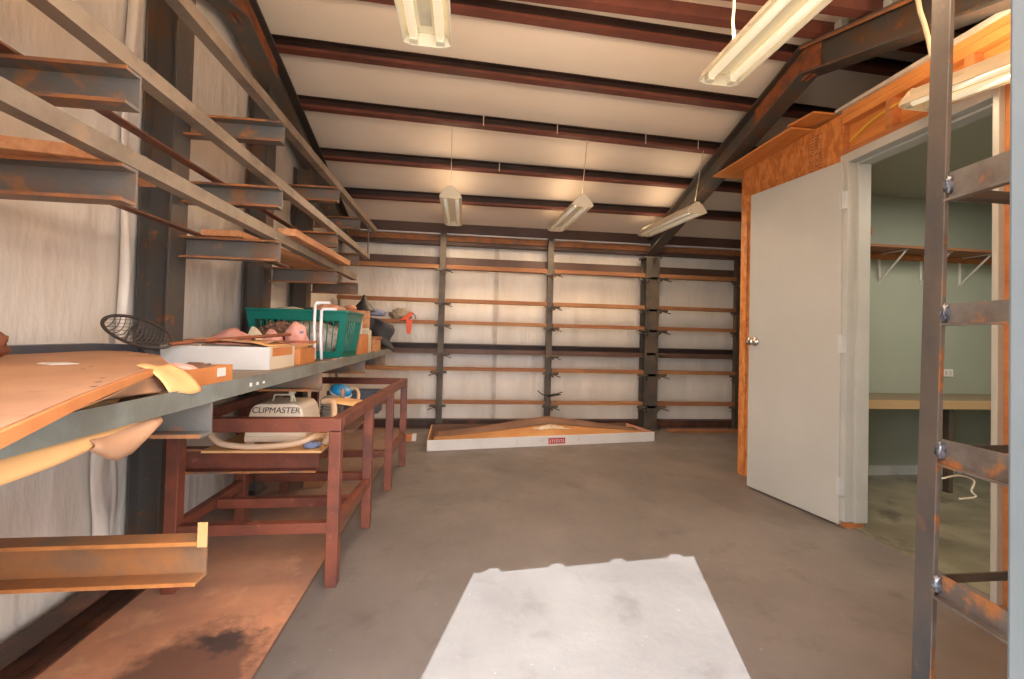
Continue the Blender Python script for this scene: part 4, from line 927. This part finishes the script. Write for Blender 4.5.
# ------------------------------------------------------------------ steel rack in the right foreground
rk = thing('steel_rack', 'bare steel ladder rack with rusty rungs in the right foreground', 'rack', (1.2, .7, 0))
up = MB(); a, b = Vector((1.176, .953, .0)), Vector((1.234, .953, 2.28))
pf = [(-.005, -.022), (.005, -.022), (.005, .022), (-.005, .022)]
up.sweep(pf, a, b, (1, 0, 0), (0, 1, 0)); u_ = build('upright', up, 'clean_upright', rk)
build('rusty_edge', MB().sweep([(-.0055, -.0235), (.0055, -.0235), (.0055, -.0205), (-.0055, -.0205)], a, b, (1, 0, 0), (0, 1, 0)), 'rack_rung', u_)
build('upright', MB().sweep(pf, (1.12, .44, 0), (1.17, .44, 2.1), (1, 0, 0), (0, 1, 0)), 'clean_upright', rk)
for z, h in ((1.525, .075), (1.20, .055), (.855, .065), (.525, .06)):
    xa = 1.176 + .058 * z / 2.28
    pr = [(-p, q) for p, q in l_prof(.022, h, .006)]
    g_ = build('rung', MB().sweep([(p + .008, q - h / 2) for p, q in pr], (xa, .928, z), (xa - .055, .464, z), (1, 0, 0), (0, 0, 1)), 'rack_rung', rk)
    build('cross_arm', MB().sweep(l_prof(.03, .022, .005), (xa + .006, .95, z - .012), (xa + .9, .95, z - .012), (0, 1, 0), (0, 0, 1)), 'post_steel', rk)
    build('weld', MB().blob((xa, .925, z + .004), (.012, .010, .022), .5, 8, z), 'weld', g_, smooth=True)
wr_ = spline([Vector((1.20, .925, .79)), Vector((1.25, .925, .797)), Vector((1.285, .92, .785)), Vector((1.278, .92, .76)), Vector((1.29, .92, .745)), Vector((1.25, .925, .738))])
tag(build('wire_scrap', MB().tube(wr_, .0022, 6), 'cream', smooth=True), 'loose curl of pale wire tied to the rack upright', 'wire')

# ------------------------------------------------------------------ camera
Mx = ((0.992973, -0.115389, 0.025316), (0.02721, 0.0144, -0.99953), (0.11497, 0.993216, 0.017448))
r_, dn, fw = (Vector(v).normalized() for v in Mx)
cam = bpy.data.cameras.new('camera'); co = bpy.data.objects.new('camera', cam); C.objects.link(co)
R3 = Matrix((r_, -dn, -fw)).transposed(); co.matrix_world = Matrix.Translation((0, 0, 1.12)) @ R3.to_4x4()
cam.sensor_width = 36; cam.lens = 420 / 1024 * 36; cam.shift_y = (328.2 - 339.5) / 1024; cam.clip_start = .02
bpy.context.scene.camera = co

# ------------------------------------------------------------------ light
SKY, SUN, EXPO = 9.0, 12.5, 0.28
w = bpy.data.worlds.new('sky'); bpy.context.scene.world = w; w.use_nodes = True
bg = w.node_tree.nodes['Background']; bg.inputs['Color'].default_value = (.92, .95, 1., 1); bg.inputs['Strength'].default_value = SKY
az, el = math.radians(17.3), math.radians(47.9)
sd = Vector((math.sin(az) * math.cos(el), math.cos(az) * math.cos(el), -math.sin(el)))
sl = bpy.data.lights.new('sun', 'SUN'); sl.energy = SUN; sl.angle = .004; sl.color = (.82, .93, 1.)
so = bpy.data.objects.new('sun', sl); C.objects.link(so); so.rotation_euler = sd.to_track_quat('-Z', 'Y').to_euler(); so.location = (-2, -5, 6)
def portal(name, loc, rot, sx, sy):
    a = bpy.data.lights.new(name, 'AREA'); a.shape = 'RECTANGLE'; a.size = sx; a.size_y = sy; a.cycles.is_portal = True
    o = bpy.data.objects.new(name, a); C.objects.link(o); o.location = loc; o.rotation_euler = rot
portal('doorway_portal', ((DX0 + DX1) / 2, .19, 1.07), (math.radians(90), 0, 0), DX1 - DX0 + .1, 2.2)
# fluorescent light under each fixture, and added fill aimed up at the ceiling
LAMP, UP = 9., 22.
for x, y, z, k, uk in ((-.14, 4.18, 2.29, 1.7, .09), (1.03, 4.18, 2.29, 1.7, .09), (2.11, 4.18, 2.29, 1.2, .08), (-.175, 1.2, 2.25, .7, 1.), (1.115, 1.2, 2.25, .7, 1.), (2.175, 1.2, 2.25, .5, .35)):
    a = bpy.data.lights.new('tube_light', 'AREA'); a.shape = 'RECTANGLE'; a.size = .16; a.size_y = 1.1; a.energy = LAMP * k; a.color = (1., .73, .47)
    o = bpy.data.objects.new('tube_light', a); C.objects.link(o); o.location = (x, y, z)
    a = bpy.data.lights.new('ceiling_fill', 'AREA'); a.shape = 'RECTANGLE'; a.size = .16; a.size_y = 1.1; a.energy = UP * uk; a.color = (1., .72, .46)
    o = bpy.data.objects.new('ceiling_fill', a); C.objects.link(o); o.location = (x, y, z + .125); o.rotation_euler = (PI, 0, 0)

ol_ = bpy.data.lights.new('office_fill', 'AREA'); ol_.shape = 'RECTANGLE'; ol_.size = .3; ol_.size_y = 1.2; ol_.energy = 30; ol_.color = (1., .9, .75)  # added fill lamp, out of view, to brighten the office
oo = bpy.data.objects.new('office_fill', ol_); C.objects.link(oo); oo.location = (3.7, 1.7, 2.38)
sc = bpy.context.scene
sc.view_settings.view_transform = 'Standard'; sc.view_settings.look = 'None'; sc.view_settings.exposure = EXPO; sc.view_settings.gamma = 1; sc.view_settings.use_curve_mapping = False
sc.cycles.use_denoising = True; sc.cycles.max_bounces = 10; sc.cycles.diffuse_bounces = 7; sc.cycles.sample_clamp_indirect = 6
